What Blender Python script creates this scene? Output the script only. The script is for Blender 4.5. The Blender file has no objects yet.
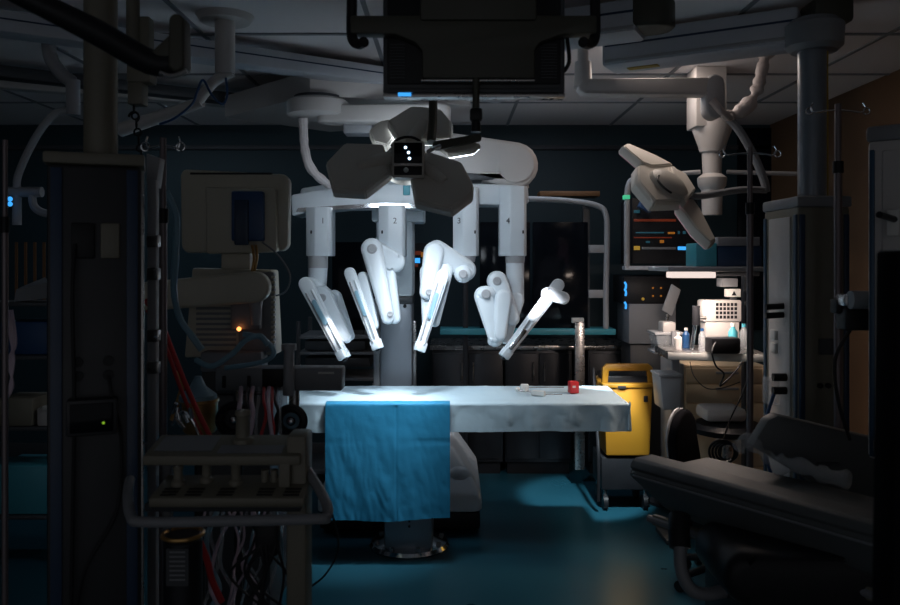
import bpy, bmesh, math, random
from mathutils import Vector, Matrix, noise
random.seed(7)
PI = math.pi
S = bpy.context.scene
COL = S.collection
CAMZ, F, CX, CY = 1.7, 800.0, 450.0, 262.0

def P(px, py, Y):
    "world point seen at this place of the photograph when it stands Y metres away"
    return Vector(((px-CX)/F*Y, Y, CAMZ-(py-CY)/F*Y))
def L(n, Y): return n*Y/F
def V(*a): return Vector(a)

# ------------------------------------------------------------ materials
def mat(name, col, rough=.5, metal=0, var=.12, scale=9, bump=0, spec=.5, bscale=60, sss=None):
    m = bpy.data.materials.new(name); m.use_nodes = True
    n = m.node_tree.nodes; l = m.node_tree.links; b = n['Principled BSDF']
    tc = n.new('ShaderNodeTexCoord')
    nz = n.new('ShaderNodeTexNoise'); nz.inputs['Scale'].default_value = scale; nz.inputs['Detail'].default_value = 5
    l.new(tc.outputs['Object'], nz.inputs['Vector'])
    mx = n.new('ShaderNodeMix'); mx.data_type = 'RGBA'
    mx.inputs['A'].default_value = (*[c*(1-var) for c in col], 1)
    mx.inputs['B'].default_value = (*[min(1, c*(1+var)) for c in col], 1)
    l.new(nz.outputs['Fac'], mx.inputs['Factor']); l.new(mx.outputs['Result'], b.inputs['Base Color'])
    mr = n.new('ShaderNodeMapRange'); mr.inputs['To Min'].default_value = max(0, rough-.08); mr.inputs['To Max'].default_value = min(1, rough+.08)
    l.new(nz.outputs['Fac'], mr.inputs['Value']); l.new(mr.outputs['Result'], b.inputs['Roughness'])
    b.inputs['Metallic'].default_value = metal; b.inputs['Specular IOR Level'].default_value = spec
    if bump:
        n2 = n.new('ShaderNodeTexNoise'); n2.inputs['Scale'].default_value = bscale; n2.inputs['Detail'].default_value = 3
        l.new(tc.outputs['Object'], n2.inputs['Vector'])
        bp = n.new('ShaderNodeBump'); bp.inputs['Strength'].default_value = bump; bp.inputs['Distance'].default_value = .01
        l.new(n2.outputs['Fac'], bp.inputs['Height']); l.new(bp.outputs['Normal'], b.inputs['Normal'])
    return m
def emit(name, col, st):
    m = bpy.data.materials.new(name); m.use_nodes = True
    b = m.node_tree.nodes['Principled BSDF']
    b.inputs['Base Color'].default_value = (*[c*.2 for c in col], 1)
    b.inputs['Emission Color'].default_value = (*col, 1); b.inputs['Emission Strength'].default_value = st
    return m
def clearmat(name, col, rough=.08, alpha=.35):
    m = mat(name, col, rough, 0, .05)
    b = m.node_tree.nodes['Principled BSDF']; b.inputs['Alpha'].default_value = alpha
    return m

M = dict(
 ceiling=mat('ceiling_paint', (.78,.74,.74), .8, var=.05, scale=2),
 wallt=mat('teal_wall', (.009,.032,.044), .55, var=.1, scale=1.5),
 wallr=mat('ochre_wall', (.15,.085,.045), .6, var=.1, scale=1.5),
 floor=mat('teal_floor', (.012,.070,.104), .30, var=.14, scale=2.2, bump=.03, bscale=3),
 white=mat('robot_white', (.60,.66,.71), .34, var=.03),
 offw=mat('offwhite_enamel', (.50,.48,.47), .42, var=.05),
 lamp=mat('lamp_shell', (.55,.52,.47), .5, var=.05),
 lgrey=mat('light_grey', (.34,.35,.37), .45, var=.06),
 rail=mat('rail_grey', (.46,.49,.54), .45, var=.06),
 grey=mat('mid_grey', (.20,.21,.23), .5, var=.08),
 colgrey=mat('column_grey', (.20,.23,.27), .35, .2, var=.06),
 dgrey=mat('dark_grey', (.045,.05,.058), .5, var=.12),
 bolster=mat('padded_grey', (.085,.095,.10), .55, var=.12, bump=.05),
 olive=mat('olive_grey', (.055,.055,.042), .55, var=.08),
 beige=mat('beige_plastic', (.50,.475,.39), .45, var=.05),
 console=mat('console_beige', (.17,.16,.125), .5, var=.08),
 black=mat('black_plastic', (.012,.013,.016), .45, var=.2, spec=.25), matte=mat('matte_black', (.006,.006,.008), .9, var=.2, spec=.05),
 glossb=mat('black_glass', (.004,.006,.010), .12, var=.1, spec=.12),
 pole=mat('dull_pole_metal', (.20,.17,.18), .4, .5, var=.08), steel=mat('brushed_steel', (.42,.41,.41), .28, .9, var=.1, scale=18),
 dsteel=mat('cabinet_steel', (.03,.032,.038), .42, .6, var=.2, scale=6),
 chrome=mat('chrome', (.75,.78,.82), .12, 1, var=.03),
 sheet=mat('pale_blue_sheet', (.46,.60,.68), .75, var=.04, scale=5, bump=.12, bscale=25),
 drape=mat('blue_drape', (.010,.20,.37), .7, var=.06, scale=5, bump=.15, bscale=25),
 yellow=mat('yellow_plastic', (.33,.155,.012), .45, var=.05),
 blue=mat('blue_plastic', (.015,.065,.18), .4, var=.1),
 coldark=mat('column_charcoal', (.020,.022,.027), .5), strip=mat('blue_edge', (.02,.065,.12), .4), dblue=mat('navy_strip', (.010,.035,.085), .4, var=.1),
 teal=mat('teal_plastic', (.05,.30,.38), .45, var=.08),
 red=mat('red_plastic', (.55,.03,.035), .35, var=.1),
 gold=mat('amber_metal', (.50,.29,.10), .3, .6, var=.25, scale=25),
 cream=mat('cream_drawer', (.78,.60,.40), .5, var=.05),
 wood=mat('brown_lattice', (.16,.075,.03), .5, var=.2),
 hose=mat('pale_blue_hose', (.20,.36,.46), .4, var=.08),
 pinktube=mat('milky_tube', (.62,.50,.60), .25, var=.1),
 sleeve=mat('wrinkled_sleeve', (.50,.46,.46), .6, var=.12, scale=30, bump=.9, bscale=28),
 plastic=clearmat('clear_plastic', (.6,.65,.7), .12, .3),
 lens=clearmat('lens_cover', (.5,.6,.7), .1, .5),
 paper=mat('white_label', (.62,.62,.60), .6, var=.03),
 yelpipe=mat('yellow_stripe', (.35,.24,.03), .5),
 e_blue=emit('led_blue', (.05,.4,1), 1.1), e_white=emit('led_white', (.55,.8,1), 5), e_green=emit('led_green', (.1,.9,.45), .5),
 e_lime=emit('led_lime', (.5,1,.05), .4), e_amber=emit('led_amber', (1,.35,.04), .2), e_orange=emit('led_orange', (1,.3,.08), 3),
 e_yellow=emit('led_yellow', (1,.6,.08), .25), e_cyan=emit('led_cyan', (.1,.5,.7), .06), e_tube=emit('shelf_lamp_glow', (1,.83,.76), .9),
 e_panel=emit('lamp_lens_glow', (.8,.9,1), 10), e_red=emit('trace_red', (1,.15,.05), .045), e_lens2=emit('dim_lens_glow', (1,.55,.65), .25),
)

# ------------------------------------------------------------ mesh builder
class MB:
    def __init__(s): s.bm = bmesh.new()
    def _new(s, f):
        a = bmesh.new(); f(a)
        me = bpy.data.meshes.new('tmp'); a.to_mesh(me); a.free(); s.bm.from_mesh(me); bpy.data.meshes.remove(me); return s
    def box(s, c, size, bev=0, rot=None, seg=2):
        def f(a):
            bmesh.ops.create_cube(a, size=1)
            bmesh.ops.scale(a, vec=size, verts=a.verts)
            if bev: bmesh.ops.bevel(a, geom=a.edges[:], offset=min(bev, min(size)*.45), segments=seg, affect='EDGES', profile=.5)
            m = Matrix.Translation(c)
            if rot is not None: m = m @ rot.to_4x4()
            bmesh.ops.transform(a, matrix=m, verts=a.verts)
        return s._new(f)
    def span(s, x0, x1, y0, y1, z0, z1, bev=0):
        return s.box(((x0+x1)/2, (y0+y1)/2, (z0+z1)/2), (abs(x1-x0), abs(y1-y0), abs(z1-z0)), bev)
    def pbox(s, x0, y0, x1, y1, Y, d, bev=.004):
        "box whose near face fills this rectangle of the view at distance Y, d deep"
        a, b = P(x0, y0, Y), P(x1, y1, Y)
        return s.span(a.x, b.x, Y, Y+d, b.z, a.z, bev)
    def rod(s, a, b, r, r2=None, seg=20):
        a, b = Vector(a), Vector(b); r2 = r if r2 is None else r2
        def f(m):
            bmesh.ops.create_cone(m, cap_ends=True, segments=seg, radius1=r, radius2=r2, depth=(b-a).length)
            q = (b-a).to_track_quat('Z', 'Y').to_matrix().to_4x4()
            bmesh.ops.transform(m, matrix=Matrix.Translation((a+b)/2) @ q, verts=m.verts)
        return s._new(f)
    def ball(s, c, r, sc=(1,1,1), seg=16):
        def f(m):
            bmesh.ops.create_uvsphere(m, u_segments=seg, v_segments=seg//2+2, radius=r)
            bmesh.ops.transform(m, matrix=Matrix.Translation(c) @ Matrix.Diagonal((*sc, 1)), verts=m.verts)
        return s._new(f)
    def tube(s, pts, r, seg=10, sm=6, radii=None, lump=0):
        pts = [Vector(p) for p in pts]; out = []; rr = []
        n = len(pts); radii = radii or [r]*n
        if sm > 1 and n > 2:
            for i in range(n-1):
                p0, p1, p2, p3 = pts[max(i-1,0)], pts[i], pts[i+1], pts[min(i+2,n-1)]
                for k in range(sm):
                    t = k/sm
                    out.append(.5*((2*p1)+(p2-p0)*t+(2*p0-5*p1+4*p2-p3)*t*t+(3*p1-p0-3*p2+p3)*t**3))
                    rr.append(radii[i]*(1-t)+radii[i+1]*t)
            out.append(pts[-1]); rr.append(radii[-1])
        else: out, rr = pts, list(radii)
        def f(m):
            rings = []; up = None
            for i, p in enumerate(out):
                t = (out[min(i+1,len(out)-1)]-out[max(i-1,0)]).normalized()
                if up is None: up = t.orthogonal().normalized()
                up = (up-t*up.dot(t)).normalized(); w = t.cross(up)
                q = rr[i]*(1+lump*(noise.noise(p*25)))
                rings.append([m.verts.new(p+(up*math.cos(2*PI*k/seg)+w*math.sin(2*PI*k/seg))*q) for k in range(seg)])
            for i in range(len(rings)-1):
                for k in range(seg):
                    m.faces.new((rings[i][k], rings[i][(k+1)%seg], rings[i+1][(k+1)%seg], rings[i+1][k]))
            m.faces.new(rings[0][::-1]); m.faces.new(rings[-1])
        return s._new(f)
    def prism(s, poly, d, bev=0, seg=2):
        "closed outline of 3-D points pushed along vector d"
        poly = [Vector(p) for p in poly]; d = Vector(d)
        def f(m):
            a = [m.verts.new(p) for p in poly]; b = [m.verts.new(p+d) for p in poly]; n = len(a)
            m.faces.new(a); m.faces.new(b[::-1])
            for i in range(n): m.faces.new((a[(i+1)%n], a[i], b[i], b[(i+1)%n]))
            bmesh.ops.recalc_face_normals(m, faces=m.faces)
            if bev: bmesh.ops.bevel(m, geom=[e for e in m.edges], offset=bev, segments=seg, affect='EDGES', profile=.5, clamp_overlap=True)
        return s._new(f)
    def link(s, a, b, r1, r2, d, bev=.01, seg=10):
        "tapered link with round ends between a and b, lying across d, d thick and centred"
        a, b, d = Vector(a), Vector(b), Vector(d)
        n = d.normalized(); ax = (b-a); ax = (ax-n*ax.dot(n)); ax.normalize(); w = n.cross(ax)
        off = (b-a).dot(n)
        pts = []
        for k in range(seg+1):
            t = PI/2+PI*k/seg; pts.append(a+(ax*math.cos(t)+w*math.sin(t))*r1)
        for k in range(seg+1):
            t = -PI/2+PI*k/seg; pts.append(b-n*off+(ax*math.cos(t)+w*math.sin(t))*r2)
        def f(m):
            va = [m.verts.new(p-d/2) for p in pts]; vb = [m.verts.new(p+d/2) for p in pts]; k = len(pts)
            if abs(off) > 1e-6:
                for q in va[seg+1:]+vb[seg+1:]: q.co += n*off
            m.faces.new(va); m.faces.new(vb[::-1])
            for i in range(k): m.faces.new((va[(i+1)%k], va[i], vb[i], vb[(i+1)%k]))
            bmesh.ops.recalc_face_normals(m, faces=m.faces)
            if bev:
                es = [e for e in m.edges if len(e.link_faces) == 2 and any(len(q.verts) > 4 for q in e.link_faces)]
                bmesh.ops.bevel(m, geom=es, offset=bev, segments=3, affect='EDGES', profile=.5, clamp_overlap=True)
        return s._new(f)
    def lathe(s, c, prof, seg=28, axis=None):
        c = Vector(c)
        q = Vector(axis).to_track_quat('Z','Y').to_matrix() if axis is not None else Matrix.Identity(3)
        def f(m):
            rings = [[m.verts.new(c+q @ Vector((r*math.cos(2*PI*k/seg), r*math.sin(2*PI*k/seg), z))) for k in range(seg)] for r, z in prof]
            for i in range(len(rings)-1):
                for k in range(seg): m.faces.new((rings[i][k], rings[i][(k+1)%seg], rings[i+1][(k+1)%seg], rings[i+1][k]))
            m.faces.new(rings[0][::-1]); m.faces.new(rings[-1])
        return s._new(f)
    def ring(s, c, R, r, axis=(0,1,0), seg=28, arc=1.0, a0=0):
        c = Vector(c); q = Vector(axis).to_track_quat('Z','Y').to_matrix()
        n = int(seg*arc)+1
        pts = [c+q @ Vector((R*math.cos(a0+2*PI*arc*k/(n-1)), R*math.sin(a0+2*PI*arc*k/(n-1)), 0)) for k in range(n)]
        return s.tube(pts, r, 8, 1)
    def build(s, name, m, parent=None, local=False, **kw):
        bm = s.bm
        bmesh.ops.remove_doubles(bm, verts=bm.verts, dist=1e-6)
        bmesh.ops.recalc_face_normals(bm, faces=bm.faces)
        for fc in bm.faces: fc.smooth = True
        for e in bm.edges:
            if len(e.link_faces) == 2 and e.calc_face_angle(0) > .6: e.smooth = False
        o0 = Vector((0,0,0))
        if parent is not None and not local:
            q = parent
            while q is not None: o0 += q.location; q = q.parent
        elif parent is None:
            zs = [v.co for v in bm.verts]
            o0 = Vector((sum(v.x for v in zs)/len(zs), sum(v.y for v in zs)/len(zs), min(v.z for v in zs)))
        for v in bm.verts: v.co -= o0
        me = bpy.data.meshes.new(name); bm.to_mesh(me); bm.free()
        me.materials.append(M[m])
        o = bpy.data.objects.new(name, me); COL.objects.link(o)
        if parent is not None: o.parent = parent
        else: o.location = o0
        for k, v in kw.items(): o[k] = v
        return o

def thing(name, label, cat, loc=(0,0,0), rz=0, group=None):
    o = bpy.data.objects.new(name, None); COL.objects.link(o); o.empty_display_size = .1
    o.location = loc; o.rotation_euler = (0,0,rz); o['label'] = label; o['category'] = cat
    if group: o['group'] = group
    return o
def tag(o, label, cat, group=None):
    o['label'] = label; o['category'] = cat
    if group: o['group'] = group
    return o
def struct(o): o['kind'] = 'structure'; return o
def text_mesh(name, txt, size, loc, m, parent, rot=None, ext=.0006, **kw):
    c = bpy.data.curves.new('t', 'FONT'); c.body = txt; c.size = size; c.align_x = 'CENTER'; c.align_y = 'CENTER'; c.extrude = ext
    t = bpy.data.objects.new('t', c); COL.objects.link(t)
    bpy.context.view_layer.update()
    me = bpy.data.meshes.new_from_object(t.evaluated_get(bpy.context.evaluated_depsgraph_get()))
    bpy.data.objects.remove(t)
    R = (rot or Matrix.Identity(3)) @ Matrix.Rotation(PI/2, 3, 'X')
    o0 = Vector((0,0,0)); q = parent
    while q is not None: o0 += q.location; q = q.parent
    me.transform(Matrix.Translation(Vector(loc)-o0) @ R.to_4x4())
    me.materials.clear(); me.materials.append(M[m])
    o = bpy.data.objects.new(name, me); COL.objects.link(o); o.parent = parent
    for k, v in kw.items(): o[k] = v
    return o
def isect(px, py, C, n):
    "point of the plane through C with normal n seen at px, py"
    d = P(px, py, 1)-V(0,0,CAMZ); o = V(0,0,CAMZ)
    return o+d*((Vector(C)-o).dot(n)/d.dot(n))

# ------------------------------------------------------------ room
YB, XR, XL, H = 7.0, 2.8, -4.8, 2.9
struct(MB().span(XL-.1, XR+.1, -2.5, YB+.1, -.1, 0).build('floor', 'floor'))
struct(MB().span(XL-.1, XR+.1, -2.5, YB+.1, H, H+.1).build('ceiling', 'ceiling'))
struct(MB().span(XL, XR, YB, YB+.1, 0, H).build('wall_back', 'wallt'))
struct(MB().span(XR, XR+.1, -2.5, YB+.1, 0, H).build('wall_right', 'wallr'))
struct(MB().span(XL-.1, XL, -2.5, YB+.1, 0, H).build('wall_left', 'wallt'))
struct(MB().span(XL, XR-.002, YB-.02, YB, 0, .12, .003).build('baseboard_back', 'dgrey'))
struct(MB().span(XL, XR-.002, YB-.03, YB, 2.68, 2.72, .004).build('trim_1', 'dgrey'))
# ceiling panel seams (thin metal battens) and recessed grid
b = MB()
for y in (2.4, 3.3, 4.2, 5.1, 6.0): b.span(XL, XR, y-.012, y+.012, H-.008, H)
for x in (-4, -3.1, -2.2, -1.3, -.4, .5, 1.4, 2.3): b.span(x-.012, x+.012, .5, YB, H-.007, H)
struct(b.build('trim_2', 'grey'))

def beam(name, m, a, c, w, h, label, cat, up=True, bev=.01, stripe=True, group=None):
    a, c = Vector(a), Vector(c); d = (c-a); ang = math.atan2(d.y, d.x)
    r = thing(name, label, cat, (a+c)/2, ang, group)
    MB().box((0,0,0), (d.length, w, h), bev).build('beam_body', m, r, True)
    if stripe: 
        MB().box((0,-w/2-.001,h*.08), (d.length*.97, .004, h*.07)).build('groove', 'dblue', r, True)
        MB().box((0,w/2+.001,h*.08), (d.length*.97, .004, h*.07)).build('groove', 'dblue', r, True)
    for e in (-.45, .45):
        k = MB().rod((d.length*e,0,h/2), (d.length*e,0,H-r.location.z), .03).build('ceiling_anchor', m, r, True)
    return r
# ceiling rails and booms
beam('ceiling_rail', 'rail', V(-2.3,3.55,2.80), V(.35,5.25,2.80), .14, .10, 'blue-grey ceiling rail slanting back across the middle behind the hanging screen', 'ceiling rail')
beam('ceiling_rail', 'dgrey', V(-3.3,4.3,2.82), V(-.9,5.9,2.82), .12, .07, 'dark narrow ceiling rail at upper left behind the bent pale tube arm', 'ceiling rail', stripe=False)
beam('ceiling_rail', 'offw', V(-3.1,5.05,2.84), V(-1.6,5.75,2.84), .1, .05, 'pale thin ceiling rail at upper left beside the dark one', 'ceiling rail', stripe=False)

# big pale housing hanging at the ceiling, behind lamp disc
r = thing('ceiling_housing', 'broad pale faceted ceiling housing above the round lamp mount', 'ceiling housing', P(320,85,5.2))
A = [P(225,100,5.3), P(310,103,4.6), P(470,112,4.9), P(470,95,5.5), P(330,85,5.9)]
B = [P(228,86,5.3), P(312,64,4.6), P(475,85,4.9), P(475,75,5.5), P(330,70,5.9)]
b = MB()
def hull(mb, pts):
    def f(m):
        for p in pts: m.verts.new(p)
        bmesh.ops.convex_hull(m, input=m.verts)
    return mb._new(f)
hull(b, [V(p.x,p.y,2.66) for p in A]+[V(p.x*1.0,p.y,2.80) for p in A])
b.build('housing_body', 'offw', r)
MB().rod((r.location.x,5.2,2.8),(r.location.x,5.2,H),.12).build('ceiling_anchor','offw',r)

# ------------------------------------------------------------ operating table
YT = 4.50
xl, xr = -1.26, 1.0
ZT = .905
r = thing('operating_table', 'operating table on grey pedestal with chrome foot, under pale and blue sheets', 'operating table', (-.24, 4.8, 0))
MB().span(xl+.03, xr-.03, YT+.03, 5.07, ZT-.09, ZT-.012, .02).build('tabletop', 'dgrey', r)
MB().span(xl+.1, xr-.12, YT+.015, YT+.028, ZT-.13, ZT-.10, .003).build('side_rail', 'steel', r)
a = P(383, 520, 4.62); c = P(432, 560, 4.62)
MB().span(-.385, -.10, 4.62, 4.95, .03, .70, .03).build('pedestal', 'colgrey', r)
MB().span(-.36, -.13, 4.64, 4.93, .70, .82, .02).build('pedestal_collar', 'steel', r)
f_ = MB().lathe((-.243, 4.80, 0), [(.235,0),(.24,.012),(.225,.03),(.17,.045),(.13,.06),(.12,.062)]).build('foot', 'chrome', r)
for k in range(8):
    t = 2*PI*k/8+.3
    MB().rod((-.243+.20*math.cos(t), 4.80+.20*math.sin(t), .02), (-.243+.20*math.cos(t), 4.80+.20*math.sin(t), .05), .014, seg=8).build('bolt', 'steel', f_)
b = MB()
for z in (.235,.205,.175): b.rod((-.235,4.621,z),(-.235,4.610,z),.007,seg=10)
b.build('socket', 'black', r)

def cloth(name, m, x0, x1, front, drop, back_y, back_drop, y_front, seed, nx=150, amp=.012, creases=(), sidedrop=0, toplift=.004, hcrease=()):
    "sheet lying over the top and hanging over the near edge; a real thin solid"
    rr = .018; path = []
    if back_drop:
        for k in range(6): path.append((back_y, ZT+toplift-back_drop*(1-k/6), 0, 0))
    nt = 22
    for k in range(nt+1): path.append((back_y+(y_front+rr-back_y)*k/nt, ZT+toplift, 1, 0))
    for k in range(1, 6):
        t = PI/2*k/6; path.append((y_front+rr-rr*math.sin(t), ZT+toplift-rr+rr*math.cos(t), .5, 0))
    nd = 44
    for k in range(nd+1): path.append((y_front, ZT+toplift-rr-(drop-rr)*k/nd, 0, (k+1)/nd))
    xs = [(x0+(x1-x0)*i/nx, 0) for i in range(nx+1)]
    if sidedrop: xs += [(x1, sidedrop*(k+1)/14) for k in range(14)]
    bm = bmesh.new(); grid = []
    for i, (x, sd) in enumerate(xs):
        row = []
        for (y, z, top, h) in path:
            hz = z; yy = y
            if h: hz = ZT+toplift-rr-(ZT+toplift-rr-z)*(1+.05*noise.noise(V(x*3,seed,0))+.03*math.sin(x*2.2+seed))
            fold = noise.noise(V(x*7+seed, z*1.6+x*2, seed))*1.0+.55*noise.noise(V(x*17+z*3, z*5, seed+3))
            fine = abs(noise.noise(V(x*27+z*4, z*11-x*2, seed+9)))
            d = (fold*amp*(h**.7)*1.5 - amp*.55*(.5-fine)*(.35+h)) if h else 0
            for cxr in creases: d -= .005*math.exp(-((x-cxr)/.004)**2) if h else 0
            for cz in hcrease: d -= .004*math.exp(-((hz-cz)/.004)**2) if h else 0
            if h or top == .5: yy -= max(0, d+.006)
            if top: hz += .004*abs(noise.noise(V(x*11, y*9, seed)))*(1 if top == 1 else .3)
            xx = x
            if sd:
                xx = x+.006+.016*noise.noise(V(y*9, sd*6, seed)); hz2 = ZT+toplift-sd
                if h: hz = min(hz, hz2); xx = x+.01+.01*sd/.17
                else: hz = min(hz, hz2)
            row.append(bm.verts.new((xx, yy, hz)))
        grid.append(row)
    for i in range(len(grid)-1):
        for j in range(len(path)-1): bm.faces.new((grid[i][j], grid[i+1][j], grid[i+1][j+1], grid[i][j+1]))
    bmesh.ops.recalc_face_normals(bm, faces=bm.faces)
    bmesh.ops.solidify(bm, geom=bm.faces[:], thickness=.0012)
    mb = MB(); mb.bm.free(); mb.bm = bm
    return mb.build(name, m)
tag(cloth('table_sheet', 'sheet', xl, xr, 0, .165, 5.10, .10, YT-.005, 3.1, nx=190, amp=.014, creases=(.08,.35,.84), sidedrop=.155),
    'pale blue disposable sheet covering the operating table and hanging over its edge', 'sheet')
tag(cloth('surgical_drape', 'drape', -.695, 0.0, 0, .638, YT+.012, 0, YT-.037, 8.7, nx=110, amp=.008, creases=(-.30,), toplift=.011, hcrease=(.70,)),
    'deep blue drape hanging from the table front almost to the pedestal foot', 'drape')

# ------------------------------------------------------------ things on the table
zt = ZT+.010
r = thing('specimen_box', 'small bright red box standing on the pale sheet near the table end', 'box', (.74,4.80,zt), .2)
MB().box((0,0,.035), (.055,.05,.07), .004).build('box_body', 'red', r, True)
MB().box((-.004,-.0255,.04), (.02,.001,.012)).build('label', 'paper', r, True)
r = thing('surgical_instrument', 'long thin steel instrument lying towards the red box', 'instrument', (.60,4.86,zt))
MB().rod((.46,4.88,zt+.02),(.69,4.84,zt+.028),.0035,seg=8).build('shaft','steel',r)
MB().box((.455,4.88,zt+.018),(.05,.035,.045),.008).build('handle','paper',r)
r = thing('surgical_instrument', 'white-handled instrument lying in front of the long thin one', 'instrument', (.60,4.7,zt))
MB().rod((.53,4.70,zt+.008),(.66,4.70,zt+.007),.003,seg=8).build('shaft','steel',r)
MB().box((.52,4.71,zt+.013),(.085,.03,.032),.008,Matrix.Rotation(-.5,3,'Z')).build('handle','paper',r)
r = thing('surgical_instrument', 'short two-knobbed white instrument lying leftmost on the table', 'instrument', (.46,4.79,zt))
MB().rod((.40,4.80,zt+.012),(.50,4.77,zt+.012),.006,seg=8).build('shaft','steel',r)
MB().ball((.405,4.80,zt+.022),.016).build('knob','paper',r)
MB().ball((.45,4.785,zt+.017),.013).build('knob','paper',r)

# ------------------------------------------------------------ surgical robot
R0 = thing('surgical_robot', 'white four-armed surgical robot standing behind the draped table', 'surgical robot', (-.31,5.45,0))
MB().span(-.82, .19, 5.02, 5.96, .02, .13, .02).build('foot_plinth', 'black', R0)
b = MB()
hull(b, [V(-.83,5.0,.13),V(.20,5.0,.13),V(-.83,5.98,.13),V(.20,5.98,.13),V(-.83,5.0,.24),V(.20,5.0,.24),V(-.83,5.98,.24),V(.20,5.98,.24),
         V(-.70,5.25,.50),V(.02,5.25,.50),V(-.70,5.95,.50),V(.02,5.95,.50)])
bmesh.ops.bevel(b.bm, geom=b.bm.edges[:], offset=.03, segments=4, affect='EDGES', profile=.6, clamp_overlap=True)
bs = b.build('base', 'white', R0)
MB().ball((.06,5.13,.29),.10,(1,.6,1)).build('wheel_cover','white',bs)
for x in (-.7, .07):
    for y in (5.15, 5.85): MB().rod((x-.03,y,.04),(x+.03,y,.04),.04).build('caster','black',R0)
YC = 5.4
xa, xb = P(380,0,YC).x, P(412,0,YC).x
MB().span(xa, xb, YC, YC+.3, .48, P(0,300,YC).z, .012).build('column', 'colgrey', R0)
MB().span(P(373,0,YC).x, xa-.004, YC+.03, YC+.2, .48, 1.45, .006).build('column_guide', 'lgrey', R0)
MB().span(xb+.004, P(416,0,YC).x, YC+.03, YC+.08, .48, 1.3, .004).build('column_guide', 'steel', R0)
MB().span(xa-.004, xb+.004, YC-.01, YC+.29, P(0,304,YC).z, P(0,297,YC).z, .003).build('column_seal', 'dgrey', R0)
MB().span(P(376,0,YC).x, P(413,0,YC).x, YC-.005, YC+.31, P(0,297,YC).z, 2.13, .02).build('upper_column', 'white', R0)
MB().span(P(372,0,YC).x, P(424,0,YC).x, YC-.03, YC+.33, P(0,222,YC).z, P(0,206,YC).z, .015).build('column_collar', 'white', R0)
MB().rod(P(405,306,YC)+V(0,-.012,0), P(405,306,YC)+V(0,.01,0), .012).build('column_key', 'black', R0)
# boom carrying the arms
YA = 4.95
bp = [(291,195),(315,190),(350,187),(385,184),(440,184),(500,184),(528,186),(529,203),(500,205),(470,204),(440,206),(415,209),(385,207),(345,208),(315,211),(292,216)]
boom = MB().prism([P(x,y,YA) for x,y in bp], (0,.30,0), .012).build('boom', 'white', R0)
MB().prism([P(x,y,YA-.012) for x,y in [(296,212),(345,209),(385,207),(415,208),(440,205),(415,204),(385,203),(345,205),(298,208)]], (0,.02,0)).build('boom_edge','chrome',boom)
MB().prism([P(x,y,YA+.30) for x,y in [(300,188),(380,176),(440,176),(525,188),(525,204),(380,205),(300,206)]], (0,.22,0), .02).build('boom_carriage', 'white', R0)
MB().pbox(403,178,410,195,YA-.02,.03,.004).build('boom_port','teal',R0)
# overhead arm
MB().link(P(430,150,5.1), P(514,167,5.1), .115, .145, (0,.22,0), .03).build('overhead_arm', 'offw', R0)
MB().rod(P(514,167,5.1)+V(0,-.14,0), P(514,167,5.1)+V(0,.14,0), .11, seg=32).build('overhead_joint', 'offw', R0)
MB().rod(P(512,170,5.1), P(512,188,5.1), .085, .11, seg=24).build('overhead_neck', 'offw', R0)
MB().span(P(452,0,5.1).x, P(506,0,5.1).x, 4.99, 5.2, P(0,182,5.1).z, P(0,174,5.1).z, .01).build('arm_underside','dgrey',R0)
MB().rod(V(-.33,5.55,2.10), V(-.26,5.55,2.38), .12, .11, seg=24).build('column_head','offw',R0)
MB().link(V(-.26,5.45,2.38), P(440,150,5.2), .11, .115, (0,.2,0), .03).build('overhead_arm','offw',R0)

def housing(x0, x1, y0, y1, num, tx, ax_, z=YA-.06):
    a_, b_ = P(x0,y0,z), P(x1,y1,z)
    w = b_.x-a_.x
    poly = [(a_.x,z+.03),(a_.x+w*.38,z-.005),(b_.x-w*.1,z-.005),(b_.x,z+.03),(b_.x,z+.19),(a_.x,z+.19)]
    o = MB().prism([V(x,y,b_.z) for x,y in poly], (0,0,a_.z-b_.z), .006).build('arm_housing', 'white', R0)
    text_mesh('arm_number', num, .050, (P(tx,y0+22 if y0 > 200 else y0+36,z).x, z-.0065, P(0,221,z).z), 'dgrey', o)
    MB().box((P(ax_,0,z).x, z-.006 if ax_ > (x0+x1)/2 else z+.006, P(0,232,z).z), (.010,.006,.02), .002).build('marker', 'black', o)
    return o
h1 = housing(305,331,207,256,'1',323,311)
h2 = housing(378,405,205,256,'2',395,382)
h3 = housing(453,479,187,256,'3',459,475)
h4 = housing(500,527,186,256,'4',508,523)
D = lambda t: V(0,t,0)
def instrument(a, c, r, dep, name='instrument_arm', mt='white', lit=False):  # lit: rail and carriage coloured white to stand in for strong light
    a, c = Vector(a), Vector(c)
    o = MB().link(a, c, r, r*.78, V(0,dep,0), .008).build(name, mt, R0)
    d = (c-a).normalized(); n = V(0,1,0); w = d.cross(n).normalized()
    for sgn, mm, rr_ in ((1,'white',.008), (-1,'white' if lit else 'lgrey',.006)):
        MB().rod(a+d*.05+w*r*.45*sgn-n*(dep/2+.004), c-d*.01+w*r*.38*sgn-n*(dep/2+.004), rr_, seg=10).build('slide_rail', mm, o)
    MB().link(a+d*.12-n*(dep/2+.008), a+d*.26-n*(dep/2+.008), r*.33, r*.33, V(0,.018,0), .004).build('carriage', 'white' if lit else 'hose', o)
    MB().box(c+d*.01, (r*1.9, dep*1.05, .055), .006, d.to_track_quat('Z','Y').to_matrix()).build('tip_clamp', 'white', o)
    MB().rod(c+d*.028, c+d*.048, .019, .016, seg=16).build('tip_socket', 'black', o)
    return o
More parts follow.
